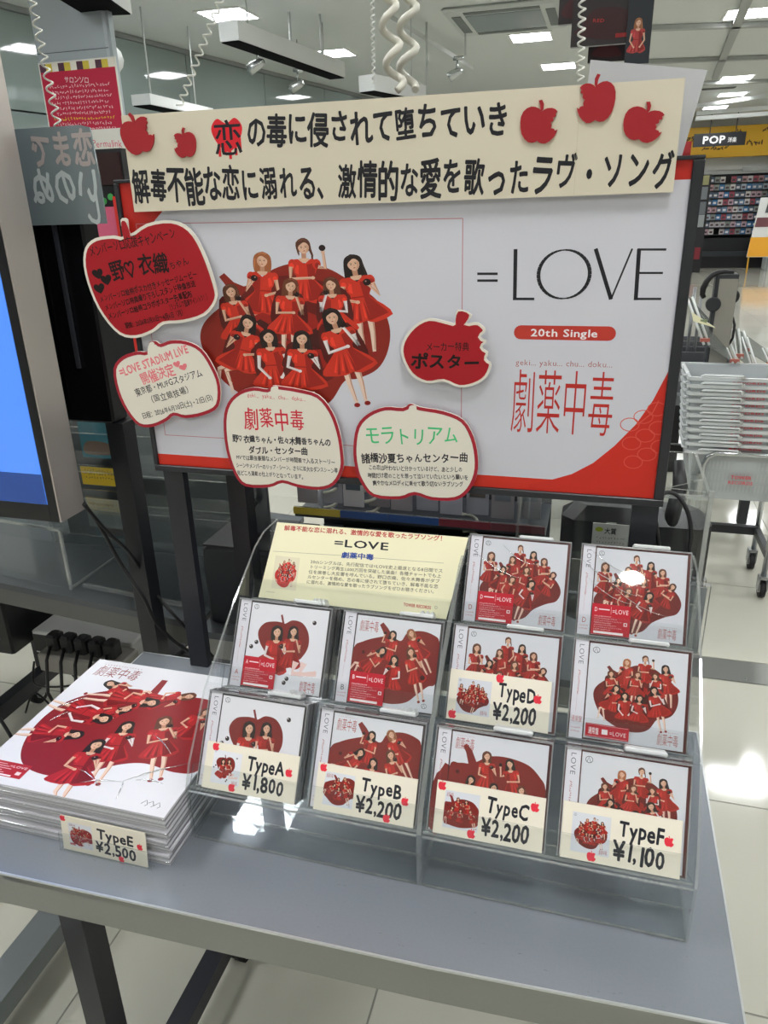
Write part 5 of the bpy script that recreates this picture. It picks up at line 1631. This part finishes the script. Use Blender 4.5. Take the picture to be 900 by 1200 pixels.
def cover_meshes(kind):
    bx0, bx1, by0, by1 = .0205, .1370, .0035, .1205
    p = Print(-.0016)
    p.rect(bx0, by0, bx1, by1, '#e6e4ea')
    p.clip = (bx0, by0, bx1, by1)
    p.push(bx0, by0, bx1 - bx0, by1 - by0)
    ARTS[kind](p)
    p.pop(); p.clip = None
    cover = p.mb.mesh('cover_print')
    p = Print(-.0012)
    p.rect(.0028, .0015, .0190, .1235, '#e3e1e9')
    if kind in 'BC':
        p.blob([(.0028, .004), (.0190, .0035), (.0190, .080), (.0100, .072), (.0028, .058)], BAR, 2) if kind == 'C' else None
    p.T.append((.011, .118, 1, 1, -PI / 2)); p.text('LOVE', (0, -.003), (.026, -.003), .0085, '#5a5a66', -.004); p.pop()
    p.T.append((.0085, .085, 1, 1, -PI / 2)); p.squiggle((0, 0), (.030, 0), .003, '#b0474a', 12); p.squiggle((.032, 0), (.052, 0), .0015, '#c0565a', 8); p.pop()
    if kind == 'G':
        p.text('通常盤', (.0045, .022), (.0175, .022), .008, '#b33a3c', .004)
    else:
        p.text(kind, (.008, .018), (.014, .018), .010, '#b33a3c' if kind != 'B' else '#3a3a44', .0)
    p.squiggle((.005, .013), (.017, .013), .002, '#c9787a', 8); p.squiggle((.005, .009), (.016, .009), .002, '#c9787a', 8)
    obi = p.mb.mesh('spine_card')
    p = Print(.0004)
    if kind == 'G':
        p.rect(.0225, .006, .074, .022, '#bf2030')
        for e_ in ((.0235, .007, .073, .0073), (.0235, .0207, .073, .021)): p.rect(*e_, '#f1dadc')
        p.text('通常盤', (.026, .010), (.0385, .010), .009, '#f6eeee', .01); p.rect(.042, .0105, .049, .0165, '#f6eeee'); p.text('=LOVE', (.051, .0105), (.071, .0105), .007, '#f6eeee')
    else:
        p.rect(.0205, .004, .0700, .045, '#c01c2e')
        p.text(kind, (.0235, .0345), (.0275, .0345), .008, '#f6eeee'); p.text('=LOVE', (.0465, .0335), (.0675, .0335), .0085, '#f6eeee', -.002)
        p.line([(.045, .032), (.045, .042)], .0003, '#f1dadc'); p.rect(.029, .037, .043, .0385, '#f3e2e3')
        for k in range(7):
            p.squiggle((.0235, .0275 - k * .0029), (.046 + (k % 3) * .007, .0275 - k * .0029), .0018, '#f0cfd2', 14, .0004)
        p.rect(.062, .018, .0665, .0225, '#f6eeee'); p.rect(.063, .019, .0655, .0215, '#c01c2e')
        p.rect(.024, .0055, .062, .0085, '#f8f2f2')
    stick = p.mb.mesh('red_sticker')
    return cover, obi, stick
def case_mesh():
    b = MB(); b.box((0, 0, -.0100), (W_, H_, 0), CASE, CASEE)
    b.v = [(x, y, z) for x, y, z in b.v]
    # rim lines and hinge
    e = MB()
    for a_, c_ in (((0, H_ - .0022, .0001), (W_, H_ - .0002, .0006)), ((0, .0002, .0001), (W_, .0018, .0006)), ((W_ - .0016, .002, .0001), (W_ - .0002, H_ - .0024, .0006)), ((.0002, .002, .0001), (.0014, H_ - .0024, .0006))):
        e.box(a_, c_, CASEE)
    return b.mesh('case_shell'), e.mesh('rim_edges')
CM, CE = case_mesh()
def tray_mesh(c):
    b = MB(); b.box((.0016, .0015, -.0088), (W_ - .0014, H_ - .0015, -.0040), mat(c, .4)); b.box((W_ - .0048, .002, -.0039), (W_ - .0014, H_ - .0025, -.0018), mat(c, .4))
    return b.mesh('tray')
TRAYS = {'A': tray_mesh('#2c2326'), 'B': tray_mesh('#33262a'), 'C': tray_mesh('#4a1b1d'), 'D': tray_mesh('#5a2420'), 'G': tray_mesh('#5d2a26')}
CV = {k: cover_meshes(k) for k in 'ABCDG'}
DESC = {'A': 'two women before a red apple', 'B': 'five women sprawled over a brown-red apple', 'C': 'women above a dark red apple', 'D': 'women clustered on a lopsided apple', 'G': 'ten women in front of a whole apple'}
POCK = [(0, 0, 'A', 3), (0, 1, 'B', 3), (0, 2, 'C', 2), (0, 3, 'G', 2), (1, 0, 'A', 3), (1, 1, 'B', 3), (1, 2, 'D', 2), (1, 3, 'G', 2), (2, 2, 'D', 3), (2, 3, 'D', 2)]
PN = {(0, 0): 'bottom row, leftmost pocket', (0, 1): 'bottom row, second pocket', (0, 2): 'bottom row, third pocket', (0, 3): 'bottom row, rightmost pocket', (1, 0): 'middle row, leftmost pocket',
      (1, 1): 'middle row, second pocket', (1, 2): 'middle row, third pocket', (1, 3): 'middle row, rightmost pocket', (2, 2): 'top row, left of two', (2, 3): 'top row, rightmost pocket'}
ORD = ['front', 'second from the front', 'third from the front', 'hindmost']
rnd = random.Random(11)
for (r, c, k, n) in POCK:
    fr = FR[r]
    for j in range(n + 1):
        q = fr.o + fr.u * (COLS[c] + (rnd.uniform(-.0008, .0012) if j else 0)) + fr.n * (-.0109 * j) + fr.v * (0 if j == 0 else rnd.uniform(0, .0012))
        lb = 'front disc case, %s: %s' % (PN[(r, c)], DESC[k]) if j == 0 else 'disc case behind, %s, %s' % (PN[(r, c)], ORD[j] if j < n else 'hindmost')
        t = thing('disc_case', lb, 'disc', q, fr.rot, 'disc cases in the clear stepped stands')
        part('case_shell', CM, t); part('tray', TRAYS[k], t)
        if j == 0:
            part('rim_edges', CE, t)
            part('cover_print', CV[k][0], t); part('spine_card', CV[k][1], t)
            if r > 0 and not (r == 1 and c == 2):
                part('red_sticker', CV[k][2], t)
            if (r, c) in ((2, 3), (2, 2)):
                # loose wrap with raised creases
                b = MB(); rr_ = random.Random(c)
                for m_ in range(5 if c == 3 else 2):
                    x0 = rr_.uniform(.0, .05); y0 = rr_.uniform(.03, .118); l = rr_.uniform(.05, .09)
                    b.tube([(x0 + l * u, y0 - l * .45 * u - .008 * math.sin(u * 3), .0009) for u in (0, .25, .5, .75, 1)], [.0001, .0005, .0006, .0005, .0001], glassy('wrap_crease', '#ffffff', .45, .5, .12, .25), 5)
                b.build('wrap_creases', t)
    # white divider with its ridged tab
    nb = -.0109 * (n + 1) - .0005
    xo = {0: .075, 1: .075, 2: .070, 3: .070}[c]
    t = thing('divider_tab', 'white plastic divider tab behind the discs, ' + PN[(r, c)].replace(' under a lamp glare', ''), 'tab', fr.o + fr.u * (COLS[c] + xo) + fr.n * nb, fr.rot, 'white divider tabs')
    b = MB(); b.box((0, 0, -.0012), (.044, .126, 0), WHITEP); b.build('plate', t)
    b = MB(); b.bbox((-.002, .1262, -.003), (.046, .1320, .020), mat('#dcdedd', .35), .0015); b.build('tab_top', t)
    if c < 2:
        for m_ in range(3):
            b = MB(); b.prism([(.026 + .007 * m_, .1322, .002), (.032 + .007 * m_, .1322, .002), (.029 + .007 * m_, .1365, .002)], (0, 0, 0), (0, 0, .016), mat('#c9cccb', .35)); b.build('ridge', t)

# price cards
def price_card(fr, x0, v0, w, h, kind, price, apples, lb, name, cat='card', frame_rot=None):
    t = thing('price_card', lb, 'card', fr.o + fr.u * x0 + fr.v * v0 + fr.n * .0012, fr.rot, 'hand-lettered price cards')
    b = MB(); b.box((0, 0, 0), (w, h, .0014), mat('#f1e8d6', .6)); b.build('card_stock', t)
    s_ = h * .70
    p = Print(.0015)
    ax_, ay_ = w * .085, h * .14
    p.rect(ax_, ay_, ax_ + s_ * .98, ay_ + s_, '#ded9e0')
    p.clip = (ax_, ay_, ax_ + s_ * .98, ay_ + s_); p.push(ax_, ay_, s_ * .98, s_); ARTS[kind](p); p.pop(); p.clip = None
    x_ = ax_ + s_ + w * .03
    K = '#22222a'
    p.text('Type' + name, (x_ + w * .03, h * .56), (w * .86, h * .53), h * .40, K, .030, .8)
    p.text('¥' + price, (x_, h * .13), (w * (.88 if len(price) > 4 else .8), h * .12), h * .44, K, .030, .8)
    for (ax2, ay2) in apples:
        mini_apple(p, ax2 * w, ay2 * h, h * .17, 1, '#ea3345')
    p.build('lettering_and_picture', t)
    return t
price_card(FR[0], .0095, .0, .131, .0595, 'A', '1,800', ((.10, .90), (.91, .62), (.33, .10)), 'cream price card reading TypeA, bottom row far left', 'A')
price_card(FR[0], .1665, -.0005, .130, .0575, 'B', '2,200', ((.06, .90), (.90, .50), (.74, .09)), 'cream price card reading TypeB, bottom row second', 'B')
price_card(FR[0], .3208, -.0005, .130, .0615, 'C', '2,200', ((.05, .90), (.91, .80), (.36, .10)), 'cream price card reading TypeC, bottom row third', 'C')
price_card(FR[0], .4710, -.0, .1305, .0625, 'G', '1,100', ((.90, .60), (.27, .10)), 'cream price card reading TypeF at the right end of the bottom row', 'F')
price_card(FR[1], .3149, .0015, .1300, .0640, 'D', '2,200', ((.50, .93), (.88, .62), (.06, .10)), 'cream price card reading TypeD in the middle row', 'D')

# yellow information card
fr = FR[2]
cy = [fr.px(*q) for q in ((325, 612), (549, 630), (523, 724), (303, 700))]
ox, ov = cy[3]
t = thing('yellow_card', 'pale yellow information card with red headline standing at the top of the left stand', 'card', fr.o + fr.u * ox + fr.v * 0 + fr.n * .0, fr.rot)
C_ = [(x - ox, v) for x, v in cy]
C_[2] = (C_[2][0], .0); C_[3] = (0, .0)
b = MB(); b.prism([(x, v, 0) for x, v in (C_[3], C_[2], C_[1], C_[0])], (0, 0, 0), (0, 0, .0008), mat('#f4edc8', .5)); b.build('card_stock', t)
p = Print(.0010)
def Y_(x, y):
    q = fr.px(x, y); return (q[0] - ox, q[1])
p.text('解毒不能な恋に溺れる、激情的な愛を歌ったラブソング！', Y_(333, 621), Y_(523, 634), .0085, '#c02a2c', .02)
p.text('=LOVE', Y_(391, 640), Y_(456, 645), .0155, '#222226', .02)
p.text(TITLE, Y_(400, 653), Y_(438, 656), .0095, '#23489c', .03)
p.line([Y_(320, 646), Y_(400, 651)], .0004, '#777766'); p.line([Y_(400, 651), Y_(520, 660)], .0004, '#777766')
lo, hi = Y_(318, 689), Y_(352, 654)
p.rect(lo[0], lo[1], hi[0], hi[1], '#e8dfc0'); p.push(lo[0] + .003, lo[1] + .003, hi[0] - lo[0] - .006, hi[1] - lo[1] - .006); apple_group(p, '#c22a26', '#d8362e'); p.pop()
for i, s_ in enumerate(('20thシングルは、先行配信では=LOVE史上最速となる8日間でス', 'トリーミング再生1,000万回を突破した楽曲！各種チャートでも上', '位を席巻し大反響を呼んでいる。野口衣織、佐々木舞香がダブ', 'ルセンターを務め、恋の毒に侵されて堕ちていき、解毒不能な恋', 'に溺れる、激情的な愛を歌ったラブソングをぜひお聴きください。')):
    p.text(s_, Y_(364 - i * 1.2, 660 + i * 5.9), Y_(519 - i * 1.8, 671 + i * 6.1), .0062, '#3c3b34', .004)
p.text('TOWER RECORDS', Y_(473, 710), Y_(505, 714), .0062, '#c02a2c', .03)
p.line([(Y_(511, 712)[0] + .0018 * math.cos(a), Y_(511, 712)[1] + .0018 * math.sin(a)) for a in [q * .7 for q in range(10)]], .0004, '#555')
p.squiggle(Y_(312, 694), Y_(322, 695), .002, '#777', 8)
p.build('printed_text', t)
for i, xx in enumerate((.075, .238)):
    t = thing('divider_tab', 'white plastic tab in front of the yellow card, %s of two' % ('left', 'right')[i], 'tab', FR[1].o + FR[1].u * xx + FR[1].v * .126 + FR[1].n * -.036, fr.rot, 'white divider tabs')
    b = MB(); b.bbox((0, 0.0005, 0), (.042, .0065, .018), mat('#dcdedd', .35), .0015); b.build('tab_top', t)
    b = MB(); b.box((.002, -.12, .0), (.040, 0.0003, .0012), WHITEP); b.build('plate', t)

# ================================================================== RECORD-SIZE STACK
SWD, SDP, STH = .303, .297, .0083
WRAPM = mat('#e6e5ea', .16, 0, .6, .0, 60, 0, 0, .5)
pe = Print(0); pe.rect(0, 0, SWD, SDP, '#e4e3e8')
pe.clip = (0, 0, SWD, SDP); pe.push(0, 0, SWD, SDP); art_e(pe); pe.pop()
EC = pe.mb.mesh('cover_print')
b = MB(); b.box((0, 0, 0), (SWD, SDP, STH - .0014), mat('#dddbe0', .45)); SB = b.mesh('sleeve')
b = MB()
b.box((-.0006, -.0006, .0016), (SWD + .0006, .0, .0048), mat('#a9a7ac', .3)); b.box((SWD, 0, .0016), (SWD + .0006, SDP, .0040), mat('#8f8c92', .3)); SE = b.mesh('page_edges')
def wrap_mesh(seed):
    rr_ = random.Random(seed); b = MB()
    # crinkled clear film sagging over the front and right edges
    n = 16; zt_ = STH - .0010
    m = glassy('clear_film', '#ffffff', .10, .5, .06, .05)
    vs = []
    for k in range(n + 1):
        x = SWD * k / n
        vs += [(x, .006, zt_ + .0001), (x, -.0012 - rr_.uniform(0, .0018), zt_ - .002 * rr_.random()), (x, -.0012 - rr_.uniform(0, .002), .0012)]
    fs = []
    for k in range(n):
        a = k * 3
        fs += [(a, a + 1, a + 4, a + 3), (a + 1, a + 2, a + 5, a + 4)]
    b.add(vs, fs, m); b.smooth = True
    return b.mesh('wrap_film')
wm = [wrap_mesh(k) for k in range(3)]
rnd = random.Random(4)
names = ['topmost, showing its printed cover', 'second from the top', 'third from the top', 'fourth from the top', 'fifth from the top', 'fifth from the bottom', 'fourth from the bottom', 'third from the bottom', 'second from the bottom', 'bottom one on the table']
N = 10
STH2 = .0799 / N
for k in range(N):
    z = TZ + .0002 + k * STH2
    j = N - 1 - k
    t = thing('record_sleeve', 'large wrapped white sleeve in the stack left of the stand, ' + names[j], 'record', (-.3135 + (rnd.uniform(-.003, .0005) if j else 0), -.062 + (rnd.uniform(-.001, .004) if j else 0), z), (0, 0, rnd.uniform(-.004, .006) if j else 0), 'large sleeves in the stack')
    o = part('sleeve', SB, t); o.scale = (1, 1, (STH2 - .0006) / (STH - .0014)); part('page_edges', SE, t); part('wrap_film', wm[k % 3], t)
    if j == 0:
        part('cover_print', EC, t, (0, 0, STH2 - .0005))
        b = MB(); rr_ = random.Random(2); wc = glassy('wrap_crease', '#ffffff', .45, .5, .12, .25)
        for (x0, y0, x1, y1) in ((.16, .028, .215, .045), (.215, .045, .285, .10), (.215, .045, .225, .015), (.23, .05, .27, .055), (.02, .16, .05, .20), (.03, .13, .045, .16), (.14, .05, .19, .03), (.20, .14, .25, .11)):
            b.tube([(x0 + (x1 - x0) * u, y0 + (y1 - y0) * u + .003 * math.sin(u * 4), STH2 + .0006) for u in (0, .3, .6, 1)], [.0002, .0011, .0009, .0002], wc, 5)
        b.build('wrap_creases', t)

# type E card in its clear holder
fe = Frame((-.1655, -.0715, TZ + .0015), .12)
t = price_card(fe, 0, 0, .127, .052, 'E', '2,500', ((.03, .92), (.93, .55), (.70, .07)), 'cream price card reading TypeE leaning on the stack of large sleeves', 'E')
t2 = thing('card_holder', 'small clear holder in front of the TypeE price card', 'holder', fe.o + fe.n * .004, fe.rot)
b = MB(); b.box((-.004, -.0008, 0), (.134, .026, .0016), ACR, ACRE); b.build('front_plate', t2)
b = MB(); b.box((-.004, -.0008, -.0062), (.134, .0006, -.0004), ACR, ACRE); b.build('base', t2)
